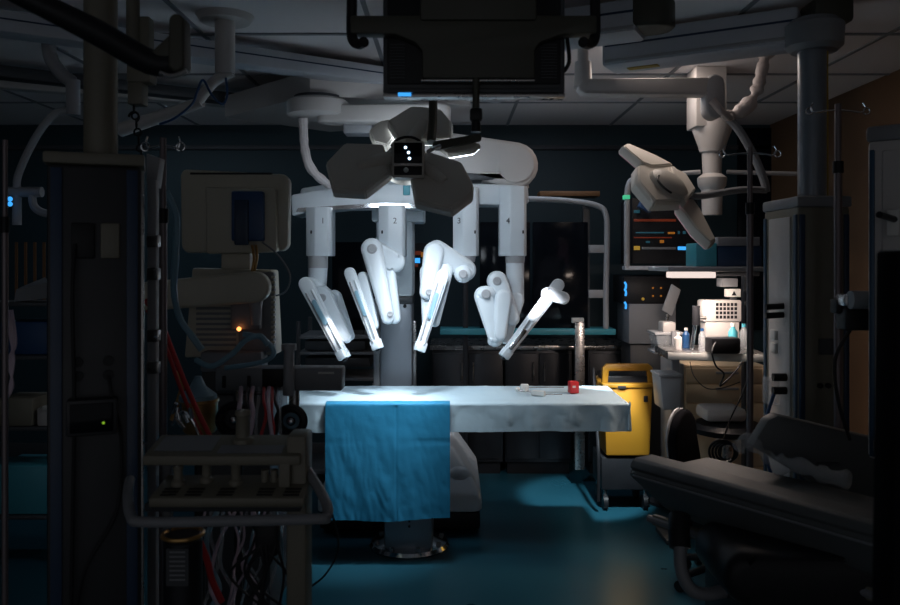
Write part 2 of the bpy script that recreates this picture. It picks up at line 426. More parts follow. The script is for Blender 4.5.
# arm 1 (leftmost)
MB().rod(P(318,256,YA), P(318,268,YA), .062, .062, seg=24).build('arm_collar','lgrey',R0)
MB().rod(P(318,267,YA), P(317,296,YA), .060, .055, seg=24).build('arm_post','white',R0)
MB().link(P(311,286,4.9), P(330,300,4.9), .055, .05, D(.10), .02).build('elbow','white',R0)
MB().link(P(322,296,4.86), P(347,338,4.80), .062, .030, D(.07), .02).build('upper_link','white',R0)
MB().link(P(334,298,4.93), P(350,336,4.9), .05, .028, D(.07), .02).build('forearm_link','white',R0)
instrument(P(306,284,4.74), P(342,353,4.66), .042, .05)
# arm 2
MB().rod(P(393,256,YA), P(393,262,YA), .062, .055, seg=24).build('arm_collar','lgrey',R0)
MB().link(P(395,262,4.9), P(372,249,4.88), .065, .062, D(.13), .03).build('elbow','white',R0)
MB().link(P(372,249,4.82), P(388,318,4.76), .066, .038, D(.07), .025).build('upper_link','white',R0)
MB().link(P(388,268,4.88), P(395,318,4.86), .045, .036, D(.07), .02).build('forearm_link','white',R0)
MB().link(P(363,277,4.84), P(374,325,4.80), .032, .03, D(.06), .012).build('forearm_link','white',R0)
instrument(P(350,273,4.72), P(376,343,4.66), .033, .05)
# arm 3
MB().rod(P(466,256,YA), P(466,262,YA), .062, .055, seg=24).build('arm_collar','lgrey',R0)
MB().link(P(465,270,4.90), P(437,250,4.88), .068, .06, D(.13), .03).build('elbow','white',R0)
MB().ball(P(463,274,4.84), .055, (1,.7,1)).build('elbow_cap','white',R0)
MB().link(P(434,252,4.84), P(427,292,4.82), .062, .045, D(.10), .025).build('upper_link','white',R0)
MB().link(P(446,270,4.85), P(435,322,4.82), .045, .030, D(.07), .02).build('forearm_link','white',R0)
MB().link(P(428,272,4.86), P(427,328,4.83), .050, .028, D(.06), .02).build('forearm_link','white',R0)
instrument(P(443,275,4.72), P(421,345,4.66), .036, .05)
# arm 4
MB().rod(P(515,256,YA), P(515,263,YA), .062, .058, seg=24).build('arm_collar','lgrey',R0)
MB().rod(P(515,263,YA), P(515,303,YA), .056, .056, seg=24).build('arm_post','white',R0)
MB().link(P(515,300,4.94), P(505,338,4.90), .055, .035, D(.10), .02).build('forearm_link','white',R0)
MB().link(P(497,281,4.88), P(512,318,4.86), .062, .045, D(.12), .03).build('elbow','white',R0)
MB().link(P(484,296,4.84), P(495,336,4.80), .060, .045, D(.10), .03).build('upper_link','white',R0)
MB().ball(P(486,294,4.82), .062, (1,.8,.8)).build('elbow_cap','white',R0)
MB().link(P(503,298,4.80), P(500,334,4.78), .050, .038, D(.08), .02).build('forearm_link','white',R0)
MB().ball(P(495,341,4.80), .045, (1,.8,.8)).build('wrist_cap','white',R0)
o = instrument(P(558,285,4.70), P(507,352,4.62), .036, .05, lit=True)
MB().link(P(524,331,4.60),P(511,348,4.585),.015,.013,D(.03),.005).build('cannula_mount','chrome',o)
MB().link(P(548,294,4.66), P(563,298,4.70), .04, .038, D(.05), .015).build('drive_lobe','white',o)

for (x,y,Y_,rr_) in ((372,249,4.815-.035,.030),(437,250,4.815,.028),(463,274,4.80,.026),(486,294,4.77,.028),(497,281,4.815,.026),(322,298,4.82,.026),(390,314,4.72,.018),(429,292,4.765,.020)):
    p_ = P(x,y,Y_)
    MB().lathe(p_,[(rr_,-.006),(rr_*1.02,.0),(rr_*.9,.006),(rr_*.55,.007),(rr_*.5,.004)],24,axis=(0,-1,0)).build('joint_cap','lgrey',R0)

# ------------------------------------------------------------ surgical lamp 1 (lit)
CL = P(406,158,3.9); NL = V(0.02,.80,-.60).normalized()
LMP = thing('surgical_lamp', 'lit surgical lamp with hexagonal petals and a three-dot display, above the table', 'surgical lamp', CL)
def petal(outline, C, n, th, lamp, lens, mt='lamp', hub=None, lift=0, ridge=True, rr=.035):
    C2 = Vector(C)+n*lift
    pts = [isect(x, y, C2, n) for x, y in outline]
    cen = sum(pts, V(0,0,0))/len(pts)
    o = MB()
    def f(m):
        k = len(pts)
        back = [m.verts.new(cen+(p-cen)*.93-n*th*.5) for p in pts]
        a = [m.verts.new(p-n*th*.25) for p in pts]; c_ = [m.verts.new(p+n*th*.5) for p in pts]
        m.faces.new(back)
        m.faces.new(c_[::-1])
        for i in range(k):
            j = (i+1)%k
            m.faces.new((back[j], back[i], a[i], a[j])); m.faces.new((a[j], a[i], c_[i], c_[j]))
        bmesh.ops.recalc_face_normals(m, faces=m.faces)
    o._new(f)
    bmesh.ops.bevel(o.bm, geom=o.bm.edges[:], offset=.006, segments=2, affect='EDGES', clamp_overlap=True)
    ob = o.build('petal', mt, lamp)
    le = MB(); le.prism([cen+(p-cen)*.92+n*(th*.5-.002) for p in pts], n*.006); le.build('lens', lens, ob)
    if ridge and hub is not None:
        MB().tube([Vector(hub)-n*th*.4, Vector(hub).lerp(cen,.5)-n*th*.45, cen-n*th*.32], rr, 14, 5, [rr*.9, rr, rr*.75]).build('petal_rib', mt, ob)
    return cen
pl = []
pl.append(petal([(326,166),(345,146),(384,147),(392,176),(366,196),(333,194)], CL, NL, .06, LMP, 'e_panel', hub=CL, lift=.0))
pl.append(petal([(428,154),(462,165),(474,188),(473,198),(452,214),(415,205),(410,178)], CL, NL, .06, LMP, 'e_panel', hub=CL, lift=.0))
pl.append(petal([(387,124),(412,109),(441,112),(453,126),(452,142),(398,142)], CL, NL, .06, LMP, 'e_panel', hub=CL, lift=.03))
pl.append(petal([(369,134),(379,125),(390,122),(396,140),(388,150),(374,146)], CL, NL, .06, LMP, 'e_panel', lift=.10, ridge=False))
pl.append(petal([(438,148),(470,143),(481,146),(474,152),(449,156)], CL, NL, .035, LMP, 'e_panel', lift=.02, ridge=False))
hubR = Matrix.Identity(3)
hb = MB().lathe(CL+NL*.05, [(.10,-.06),(.115,-.03),(.115,.02),(.09,.05)], axis=NL).build('hub','lamp',LMP)
MB().ring(P(407,148,3.84), .075, .007, NL, arc=.42, a0=PI*.05).build('hub_groove','black',hb)
dy = 3.72
MB().pbox(392,141,424,178,dy,.12,.008).build('display_housing','lamp',LMP)
sc = MB().pbox(394,142.5,422,163,dy-.004,.006,.002).build('display','glossb',LMP)
for x,y in ((405.5,147.5),(408.5,152.5),(409.5,158.5)):
    MB().ball(P(x,y,dy-.004), .0065).build('display_light','e_white',sc)
MB().pbox(393,163.2,423,164.6,dy-.006,.006,.001).build('display_bezel','steel',LMP)
MB().pbox(394,166,422,175,dy-.003,.006,.002).build('handle_recess','black',LMP)
MB().ball(P(406,170,dy-.006), .012).build('handle_knob','paper',LMP)
MB().tube([P(428,152,3.8),P(434,148,3.78),P(440,146,3.8)], .010).build('clip','chrome',LMP)
MB().tube([P(433,80,4.0),P(433,120,4.0),P(431,142,3.95)], .022).build('drop_tube','olive',LMP)
MB().link(P(437,146,3.88),P(478,138,3.95),.022,.018,D(.04),.006).build('yoke','olive',LMP)
MB().rod(P(432,82,4.0), V(P(432,80,4.0).x,4.0,H), .026).build('drop_tube','olive',LMP)
# its mount: disc, arm
MT = thing('lamp_ceiling_mount', 'pale round-ended lamp mount arm under the ceiling housing, with hanging conduit', 'lamp mount', P(318,108,4.7))
MB().lathe(V(P(318,0,4.7).x,4.7,2.55), [(.16,0),(.18,.01),(.18,.085),(.16,.10)]).build('mount_disc','offw',MT)
MB().rod(V(P(318,0,4.7).x,4.7,2.62), V(P(318,0,4.7).x,4.7,2.67), .14).build('mount_neck','dgrey',MT)
MB().link(V(P(330,0,4.7).x,4.7,2.565), P(440,114,4.5), .075,.06,V(0,0,.10),.015).build('mount_arm','offw',MT)
MB().tube([P(303,118,4.7),P(305,150,4.72),P(312,170,4.75),P(330,186,4.9)], .026, lump=.25, sm=10).build('conduit','sleeve',MT)
MB().pbox(343,122,372,133,4.7,.15,.01).build('mount_box','grey',MT)

# ------------------------------------------------------------ surgical lamp 2 (turned away at right)
C2 = P(664,190,4.4); N2 = V(-.42,.55,-.72).normalized()
LM2 = thing('surgical_lamp', 'unlit-looking surgical lamp seen side-on above the right-hand equipment shelf', 'surgical lamp', C2)
q1 = petal([(634,170),(648,164),(672,170),(686,186),(683,206),(652,207),(634,186)], C2, N2, .07, LM2, 'e_lens2', hub=C2, lift=.0, rr=.05)
petal([(620,149),(625,146),(653,158),(672,168),(650,170),(640,166)], C2, N2, .055, LM2, 'e_lens2', lift=-.02, ridge=False)
petal([(676,208),(688,198),(698,212),(714,244),(709,247),(694,233)], C2, N2, .055, LM2, 'e_lens2', lift=.03, ridge=False)
petal([(668,168),(684,176),(694,192),(688,200),(684,206),(672,186)], C2, N2, .05, LM2, 'e_lens2', lift=-.03, ridge=False)
MB().ring(P(672,186,4.3), .09, .006, N2, arc=.35, a0=PI*1.75).build('hub_groove','black',LM2)
MB().lathe(C2-N2*.03, [(.12,.0),(.11,-.03),(.08,-.05),(.04,-.06)][::-1], axis=N2).build('hub','lamp',LM2)

# arm column at right centre
AR = thing('lamp_suspension', 'grey ceiling post and jointed arm system carrying the side-on surgical lamp', 'lamp arm', V(P(711,0,4.9).x,4.9,H))
MB().span(P(696,0,4.9).x, P(727,0,4.9).x, 4.9, 5.1, P(0,126,4.9).z, H, .008).build('ceiling_post','offw',AR)
xc = P(712,0,5.0).x
MB().lathe(V(xc,5.0,0), [(.075,P(0,152,5).z),(.085,P(0,146,5).z),(.12,P(0,130,5).z),(.12,P(0,120,5).z)]).build('post_collar','offw',AR)
MB().rod(V(xc,5.0,P(0,152,5).z), V(xc,5.0,P(0,180,5).z), .062, .055).build('swivel','offw',AR)
MB().lathe(V(xc,5.0,0), [(.06,P(0,215,5).z),(.065,P(0,190,5).z),(.085,P(0,186,5).z),(.09,P(0,178,5).z),(.06,P(0,174,5).z)]).build('swivel','offw',AR)
MB().link(P(585,88,4.4), P(708,88,4.5), .042,.05, D(.10), .012).build('upper_arm','offw',AR)
MB().rod(P(583,88,4.4), P(583,62,4.4), .05, .045).build('arm_end_joint','offw',AR)
MB().rod(P(583,62,4.4), V(P(583,0,4.4).x,4.4,H), .03).build('arm_stem','offw',AR)
MB().link(P(712,86,4.5), P(713,110,4.5), .055,.055, D(.12), .015).build('elbow','lgrey',AR)
MB().tube([P(715,108,4.6),P(735,125,4.6),P(752,152,4.6),P(764,180,4.6),P(766,192,4.6)], .024).build('curved_arm','grey',AR)
MB().tube([P(766,190,4.6),P(740,190,4.55),P(700,196,4.5),P(680,194,4.42)], .020).build('lower_arm','grey',AR)
MB().rod(P(727,172,5.0),P(800,174,5.0),.014).build('cross_bar','lgrey',AR)
MB().rod(P(660,175,5.0),P(700,172,5.0),.014).build('cross_bar','lgrey',AR)
MB().tube([P(767,45,4.6),P(762,70,4.6),P(756,92,4.6),P(745,108,4.6),P(730,116,4.6)], .036, 14, 10, lump=.9).build('cable_sleeve','sleeve',AR)
MB().tube([P(712,100,4.42),P(722,112,4.42),P(730,118,4.5)], .022, 12, 8, lump=.5).build('cable_sleeve','sleeve',AR)

# ------------------------------------------------------------ right ceiling booms
a_, b_ = P(608,54,4.7), P(845,14,2.95)
def boom3(label, a_, b_, h, w, m1='rail'):
    d = b_-a_; r = thing('ceiling_boom', label, 'ceiling boom', (a_+b_)/2, math.atan2(d.y,d.x)); l_ = V(d.x,d.y,0).length
    MB().box((0,0,0), (l_,w,h), .02).build('boom_body', m1, r, True)
    for sy in (-1,1):
        MB().box((0,sy*(w/2),h*.10), (l_*.96,.006,.010)).build('groove','dblue',r,True)
        MB().box((0,sy*(w/2),-h*.36), (l_*.96,.008,.016),.003).build('edge_trim','lgrey',r,True)
    return r, l_
a_.z = b_.z = 2.66
r, l_ = boom3('long blue-grey ceiling boom running to the thick round column at right', V(.84,4.25,2.80), V(1.66,3.78,2.80), .17, .22)
MB().box((-l_*.30,0,-.088), (.16,.05,.004)).build('warning_label','yelpipe',r,True)
r, l_ = boom3('short ceiling boom with brown rounded end, left of the long one', V(.35,3.85,2.79), V(.86,3.60,2.79), .15, .2)
MB().link((l_/2,0,.01),(l_/2+.05,0,.01),.10,.10,V(0,0,.13),.02).build('boom_end','olive',r,True)

# right service column (round post)
YP = 3.69; xp = P(812,0,YP).x
RP = thing('ceiling_service_column', 'supply column with blue-edged panels hanging on a thick round post, right side', 'service column', (xp,YP,0))
MB().rod(V(xp,YP,P(0,197,YP).z), V(xp,YP,P(0,42,YP).z), .062, seg=32).build('post','colgrey',RP)
MB().span(xp+.045,xp+.068,YP-.02,YP+.02,P(0,197,YP).z,P(0,44,YP).z,.004).build('post_stripe','yelpipe',RP)
MB().lathe(V(xp+.01,YP,0), [(.10,P(0,52,YP).z),(.125,P(0,47,YP).z),(.13,P(0,26,YP).z),(.10,P(0,20,YP).z)]).build('hub','grey',RP)
MB().span(xp-.02,xp+.16,YP-.08,YP+.1,P(0,26,YP).z,H,.02).build('hub_block','olive',RP)
rz = -.62
bd = thing('tmp','x','x'); bpy.data.objects.remove(bd)
def service(root, cx, cy, z0, z1, rz, w, d, front, side):
    "column body turned by rz: local -x face and -y face are seen"
    q = Matrix.Rotation(rz,3,'Z')
    def T(x,y,z): return V(cx,cy,0)+q @ V(x,y,z)
    body = MB().box(T(0,0,(z0+z1)/2), (w,d,z1-z0), .015, q).build('column_body', front, root)
    MB().box(T(0,0,z1+.02), (w*1.05,d*1.05,.05), .012, q).build('column_cap', 'grey', root)
    MB().box(T(-w/2,0,(z0+z1)/2-.01), (.012,d*.62,(z1-z0)*.95), .004, q).build('side_panel', side, root)
    for s_ in (-1,1):
        MB().box(T(-w/2,s_*d*.44,(z0+z1)/2-.01), (.014,d*.07,(z1-z0)*.96), .003, q).build('corner_strip', 'strip', root)
    MB().box(T(-w*.42,-d/2,(z0+z1)/2-.01), (w*.10,.014,(z1-z0)*.96), .003, q).build('corner_strip', 'dblue', root)
    MB().box(T(w*.42,-d/2,(z0+z1)/2-.01), (w*.10,.014,(z1-z0)*.96), .003, q).build('corner_strip', 'dblue', root)
    return T, q
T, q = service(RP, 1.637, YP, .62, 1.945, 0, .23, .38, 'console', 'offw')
for (px_, z, s_) in ((0,1.50,.05),(0,1.46,.05)):
    MB().rod(T(-.115,-.05,z), T(-.20,-.05,z-.005), .014).build('gas_plug','black',RP)
for z in (1.36,1.30): MB().box(T(-.125,.04,z), (.02,.06,.045),.004,q).build('socket','paper',RP)
for z in (1.18,1.12): MB().rod(T(-.115,-.08,z), T(-.18,-.08,z), .018).build('flow_valve','black',RP)
MB().box(T(-.145,.03,1.10),(.05,.09,.12),.008,q).build('flow_meter','plastic',RP)
for k in range(3):
    MB().rod(T(.0+.035*k-.02,-.188,1.16),T(.0+.035*k-.02,-.202,1.16),.012).build('socket','black',RP)
MB().box(T(.02,-.193,1.33),(.09,.012,.07),.004,q).build('socket_plate','dgrey',RP)
MB().tube([T(-.17,-.08,1.12),T(-.21,-.06,.95),T(-.19,-.04,.8),T(-.16,-.06,.7),T(-.117,-.1,.66)], .008).build('supply_hose','blue',RP)
# far right service column
YQ = 2.5; xq = P(892,0,YQ).x
RQ = thing('ceiling_service_column', 'tall pale blue-edged supply column at the right edge, behind the pole', 'service column', (xq,YQ,0))
T, q = service(RQ, xq+.075, YQ+.02, 1.08, P(0,140,YQ).z, .9, .18, .22, 'offw', 'offw')
MB().rod(T(.06,0,P(0,135,YQ).z), T(.06,0,H), .03).build('post','colgrey',RQ)
for z in (1.40,1.36,1.32):
    for k in (-1,1): MB().rod(T(-.10,.02*k,z), T(-.112,.02*k,z), .008).build('socket','black',RQ)
for k in (-1,1): MB().box(T(-.108,.035*k,1.86-.04),(.012,.035,.08),.003,q).build('gauge','paper',RQ)
MB().rod(T(-.10,.03,1.83),T(-.24,.05,1.84),.010).build('gas_plug','black',RQ)
MB().rod(T(-.1,0,1.25),T(-.19,0,1.25),.035).build('suction_unit','dsteel',RQ)
MB().rod(T(-.18,0,1.25),T(-.24,0,1.25),.04,.035).build('suction_unit','grey',RQ)
for k in (-.05,.05): MB().rod(T(-.16,k,1.0),T(-.16,k,1.12),.022).build('suction_jar','dsteel',RQ)
MB().box(T(-.13,0,1.14),(.09,.16,.05),.01,q).build('bracket','dgrey',RQ)
MB().box(T(-.05,-.02,P(0,135,YQ).z+.055),(.09,.05,.03),.01,q).build('handle','chrome',RQ)

# ------------------------------------------------------------ IV poles
def iv(px, ptop, Y, pbot, label, hooks=True, r=.011, base=True, hw=.07, feet=.26):
    o = thing('infusion_pole', label, 'infusion pole', V(P(px,0,Y).x,Y,0))
    x = o.location.x; zt_ = P(0,ptop,Y).z
    MB().rod((x,Y,.08),(x,Y,zt_-.25),r*1.25,seg=16).build('lower_tube','pole',o)
    MB().rod((x,Y,zt_-.27),(x,Y,zt_),r,seg=16).build('upper_tube','pole',o)
    MB().rod((x,Y,zt_-.29),(x,Y,zt_-.24),r*1.7).build('clamp_collar','black',o)
    if hooks:
        for s_ in (-1,1):
            MB().tube([(x,Y,zt_-.025),(x+s_*hw*.6,Y,zt_-.03),(x+s_*hw,Y,zt_-.035),(x+s_*hw*1.15,Y,zt_-.015),(x+s_*hw*1.05,Y,zt_+.005)], .0035, 8).build('hook','chrome',o)
            MB().ring((x+s_*hw*1.2,Y,zt_-.03), .014, .003).build('hook_ring','chrome',o)
    for k in range(5):
        t = 2*PI*k/5+.3
        lg = MB().tube([(x,Y,.09),(x+feet*.5*math.cos(t),Y+feet*.5*math.sin(t),.08),(x+feet*math.cos(t),Y+feet*math.sin(t),.055)], .012).build('leg','steel',o)
        MB().rod((x+feet*math.cos(t)-.01,Y+feet*math.sin(t),.025),(x+feet*math.cos(t)+.01,Y+feet*math.sin(t),.025),.025).build('caster','black',lg)
    return o
iv(750,147,3.45,440,'thin steel infusion pole with small hooks in front of the work shelf and cream drawers',hw=.10)
iv(838,104,3.35,430,'taller infusion pole with bottle hooks in front of the ochre wall', r=.013, hw=.10)
iv(163,138,2.72,410,'steel infusion pole with shiny hooks beside the black supply column at left', hw=.05, feet=.12)
iv(5,140,2.5,400,'thin dark infusion pole at the left edge of the view', hooks=False, r=.008)
# clear drip bags hanging bits
o = thing('infusion_pump', 'small dark pump clamped on the taller infusion pole', 'infusion pump', P(852,298,2.7))
MB().box(P(855,300,2.68),(.10,.07,.04),.008).build('pump_body','steel',o)
MB().rod(P(850,300,2.63),P(868,300,2.63),.03).build('pump_head','grey',o)
MB().box(P(858,318,2.7),(.12,.08,.08),.01).build('pump_case','black',o)
MB().tube([P(850,330,2.7),P(835,360,2.72),P(838,400,2.72),P(850,440,2.72)],.006).build('cable','black',o)
MB().box(P(840,306,2.72),(.05,.05,.05),.008).build('clamp','black',o)

# ------------------------------------------------------------ hanging monitor top centre
YM = 2.3
r = thing('ceiling_monitor', 'dark flat screen seen from behind, hanging at the top centre on an olive bracket', 'monitor', P(474,-20,YM))
s_ = MB().pbox(383,-60,565,94,YM,.05,.008).build('screen_case','dgrey',r)
MB().pbox(387,-50,561,84,YM-.006,.012,.004).build('rear_panel','black',s_)
MB().pbox(383,93,565,97,YM,.05,.002).build('lower_bezel','steel',s_)
MB().pbox(388,88,562,92,YM-.012,.012,.002).build('lower_bezel','dgrey',s_)
MB().pbox(398,92,411,96,YM-.004,.02,.001).build('status_light','e_blue',s_)
for k in range(12): MB().pbox(390,44+k*3,405,45+k*3,YM-.010,.006,0).build('vent_slot','dgrey',s_)
for k in range(12): MB().pbox(541,44+k*3,557,45+k*3,YM-.010,.006,0).build('vent_slot','dgrey',s_)
br = MB().prism([P(x,y,YM-.06) for x,y in [(350,15),(597,15),(597,33),(562,34),(540,42),(535,50),(535,78),(422,78),(422,50),(415,42),(395,34),(350,33)]], (0,.05,0), .006).build('bracket','olive',r)
MB().pbox(420,-60,537,20,YM-.07,.06,.008).build('bracket_upper','olive',r)
MB().pbox(421,79,535,81,YM-.05,.03,.001).build('bracket_edge','steel',r)
for x in (352,595):
    MB().tube([P(x,-40,YM-.04),P(x,0,YM-.04),P(x,36,YM-.04),P(x+(6 if x<400 else -6),44,YM-.06),P(x+(12 if x<400 else -12),42,YM-.10)], .015).build('handle','black',r)
MB().rod(P(476,78,YM-.05),P(476,108,YM-.05),.010).build('pull_stem','olive',r)
MB().box(P(476,115,YM-.05),(.035,.035,.035),.006).build('pull_knob','black',r)
MB().rod(P(476,118,YM-.05),P(476,132,YM-.05),.012,.014).build('pull_knob','black',r)
MB().tube([P(567,38,YM+.01),P(569,62,YM+.01),P(560,75,YM+.01),P(552,78,YM)], .006).build('cable','black',r)
MB().rod(P(474,-60,YM+.02), V(P(474,0,YM).x,YM+.02,H), .035).build('ceiling_pole','olive',r)
MB().pbox(440,-75,508,-55,YM-.05,.12,.01).build('pole_joint','olive',r)

# front dark arm upper left
r = thing('ceiling_boom', 'near black slanted ceiling arm with upright end, top left corner', 'ceiling arm', P(100,30,1.8))
MB().tube([P(-40,-36,1.7),P(40,4,1.75),P(100,34,1.8),P(150,62,1.85),P(180,64,1.85)], .029, 12, 5, [.022,.026,.030,.030,.026]).build('arm_tube','black',r)
MB().link(P(180,24,1.85),P(180,66,1.85),.016,.018,D(.06),.006).build('arm_head','olive',r)
MB().prism([P(x,y,1.83) for x,y in [(150,52),(174,30),(174,62),(152,62)]],(0,.03,0),.004).build('gusset','olive',r)
MB().tube([P(160,73,1.83),P(172,76,1.83),P(187,71,1.83)],.006).build('edge_strip','steel',r)
MB().rod(P(-40,-36,1.7),V(P(-40,0,1.7).x,1.7,H),.03).build('ceiling_pole','black',r)

# ------------------------------------------------------------ left: service column
LX = thing('ceiling_service_column', 'nearly black supply column on a thick round post, left foreground', 'service column', V(P(97,0,2.35).x,2.35,0), .36)
z1 = P(0,165,2.25).z
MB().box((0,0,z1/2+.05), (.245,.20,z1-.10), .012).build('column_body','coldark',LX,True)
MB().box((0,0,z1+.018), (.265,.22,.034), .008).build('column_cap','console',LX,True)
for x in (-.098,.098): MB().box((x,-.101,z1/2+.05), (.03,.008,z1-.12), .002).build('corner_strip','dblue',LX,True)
MB().box((.124,-.07,z1/2+.05), (.012,.035,z1-.12), .003).build('lit_edge_strip','steel',LX,True)  # steel strip stands in for light catching the column's right side
for z in (1.82,1.80): pass
for (x,z) in ((-.045,1.42),(.035,1.42),(-.045,1.38),(.035,1.38)): MB().rod((x,-.098,z),(x,-.108,z),.014).build('socket','black',LX,True)
MB().box((-.03,-.104,1.76),(.06,.01,.10),.004).build('socket_plate','black',LX,True)
MB().box((.04,-.104,1.76),(.05,.01,.10),.004).build('socket_plate','console',LX,True)
g = MB().box((-.005,-.125,1.27),(.13,.05,.10),.006).build('gas_monitor','coldark',LX,True)
MB().box((-.005,-.152,1.27),(.11,.004,.08),.002).build('gas_monitor_screen','glossb',g,True)
MB().rod((.025,-.152,1.255),(.025,-.157,1.255),.0035).build('gas_monitor_light','e_lime',g,True)
MB().tube([(-.05,-.11,1.75),(-.055,-.13,1.6),(-.05,-.13,1.3),(-.055,-.12,1.0),(-.06,-.12,.7)],.005).build('cable','black',LX,True)
MB().tube([(.035,-.11,1.38),(.05,-.125,1.30),(.07,-.12,1.2),(.06,-.12,1.0),(-.02,-.13,.85),(-.05,-.12,.7)],.004).build('cable','black',LX,True)
MB().rod((.01,0,z1+.03),(.01,0,H-LX.location.z),.047,seg=32).build('post','console',LX,True)
MB().box((0,0,.05),(.3,.3,.1),.02).build('foot','black',LX,True)
# clamps and gear along its right edge
o = thing('supply_rail', 'bluish white vertical equipment rail with clamps right of the black supply column', 'rail', V(P(150,0,2.6).x,2.6,0))
MB().pbox(147,180,156,640,2.6,.03,.003).build('rail_profile','lgrey',o)
for y in (235,268,330,362): MB().pbox(146,y,158,y+12,2.58,.03,.004).build('rail_clamp','steel',o)
MB().prism([P(x,y,2.62) for x,y in [(146,153),(160,158),(156,188),(146,184)]],(0,.05,0),.004).build('rail_head','lgrey',o)

# hook pendant
r = thing('ceiling_hoist', 'stepped beige ceiling hoist post with hook and chain, upper left', 'hoist', P(133,60,3.2))
MB().rod(V(P(133,0,3.2).x,3.2,H),P(133,62,3.2),.026).build('hoist_post','console',r)
MB().pbox(139,16,149,66,3.2,.06,.006).build('hoist_slide','console',r)
MB().pbox(126,60,150,82,3.17,.08,.008).build('hoist_block','console',r)
MB().pbox(127,82,142,104,3.17,.07,.006).build('hoist_block','console',r)
k = MB()
for i in range(7): k.ring(P(134+i*1.2,108+i*8,3.2), .014, .004, (0,1,0) if i%2 else (1,.3,0), 12)
k.build('chain','black',r)
MB().ring(P(134,117,3.2),.02,.005,arc=.7).build('hook','black',r)
# white monitor arms at upper left
r = thing('ceiling_boom', 'off-white ceiling tube and boom with blue cable, left of the ceiling housing', 'ceiling arm', P(225,40,3.9))
MB().rod(V(P(225,0,3.9).x,3.9,H),P(225,74,3.9),.048,seg=28).build('ceiling_tube','offw',r)
MB().lathe(V(P(225,0,3.9).x,3.9,H-.03),[(.12,0),(.14,.03)]).build('ceiling_plate','offw',r)
MB().tube([P(232,72,3.9),P(216,80,3.9),P(205,92,3.9),P(198,102,3.9)],.026,12).build('elbow','offw',r)
MB().tube([P(202,102,3.9),P(165,115,3.95),P(120,130,4.0)],.032,12,6,[.026,.032,.036]).build('boom','offw',r)
MB().tube([P(160,124,3.9),P(175,118,3.86),P(192,104,3.84),P(197,92,3.84),P(203,80,3.84),P(212,95,3.83),P(222,104,3.84),P(227,96,3.84),P(226,78,3.86)],.006).build('cable','blue',r)
r = thing('ceiling_boom', 'pale bent tube arm hanging at the far left with clamp below', 'ceiling arm', P(50,60,4.0))
MB().tube([V(P(48,0,4).x,4,H),P(48,22,4),P(50,55,4),P(60,72,4),P(72,82,4)],.034,14).build('bent_tube','lgrey',r)
MB().rod(P(73,80,4),P(73,115,4),.034).build('joint','lgrey',r)
MB().tube([P(70,111,4),P(56,113,4),P(42,128,4),P(28,152,4),P(18,176,4),P(17,188,4)],.019,12).build('lower_tube','lgrey',r)
MB().rod(P(8,192,4),P(42,192,4),.026).build('clamp','lgrey',r)
MB().tube([P(32,192,4),P(34,206,4),P(44,213,4),P(60,214,4)],.020).build('handle','lgrey',r)
MB().rod(P(17,190,4),P(17,225,4),.022).build('drop_tube','lgrey',r)
for y in (199,204): MB().ball(P(10,y,3.9),.012).build('status_light','e_blue',r)

# far left equipment behind column
r = thing('storage_rack', 'dim brown lattice rack loaded with blue and pale boxes at the far left', 'rack', V(-2.55,4.6,0))
for x in (-3.0,-2.1): 
    for y in (4.5,4.85): MB().span(x-.015,x+.015,y-.015,y+.015,0,1.85,.003).build('upright','dgrey',r)
for z in (.25,.75,1.15,1.45): MB().span(-3.0,-2.1,4.5,4.85,z,z+.02,.003).build('shelf','dgrey',r)
b = MB()
for k in range(16): b.span(-2.98+k*.056,-2.965+k*.056,4.86,4.87,1.45,1.82)
b.build('lattice','wood',r)
tag(MB().span(-2.56,-2.22,4.55,4.8,1.172,1.36,.01).build('storage_box','blue'),'navy blue box on the far left rack','box')
tag(MB().span(-2.56,-2.36,4.52,4.75,.772,.93,.01).build('storage_box','console'),'olive box on the far left rack','box')
tag(MB().span(-2.57,-2.25,4.52,4.80,.272,.55,.01).build('storage_box','teal'),'teal box on the low shelf of the far left rack','box')
b = MB(); hull(b,[P(16,270,4.6),P(50,262,4.6),P(50,278,4.6),P(14,282,4.6),P(20,268,4.75),P(45,258,4.75),P(50,275,4.75),P(16,280,4.75)]); 
for v in b.bm.verts: v.co.z += 1.472-P(0,281,4.6).z-.025
zmin = min(v.co.z for v in b.bm.verts)
for v in b.bm.verts: v.co.z += 1.4705-zmin
tag(b.build('folded_cover','grey'),'crumpled grey cover on the top shelf of the far left rack','cover')
r = thing('wall_device', 'small white bent device on a shelf at far left', 'device', P(22,415,4.55)+V(0,0,0))
r.location.z = .771
zz = .771
MB().span(-2.34,-2.26,4.53,4.60,zz,zz+.10,.008).build('device_body','offw',r)
MB().span(-2.31,-2.22,4.52,4.60,zz+.085,zz+.115,.008).build('device_head','paper',r)
r = thing('tubing_bundle', 'shiny twisted clear tubing hanging at the left edge', 'tubing', P(11,340,2.55))
for k in range(4): MB().tube([P(6+k*2,310,2.56+k*.01),P(10+k*2,335+k*3,2.57),P(14-k*2,360,2.58),P(10+k,385,2.57),P(6,400,2.56)],.004).build('tube','pinktube',r)

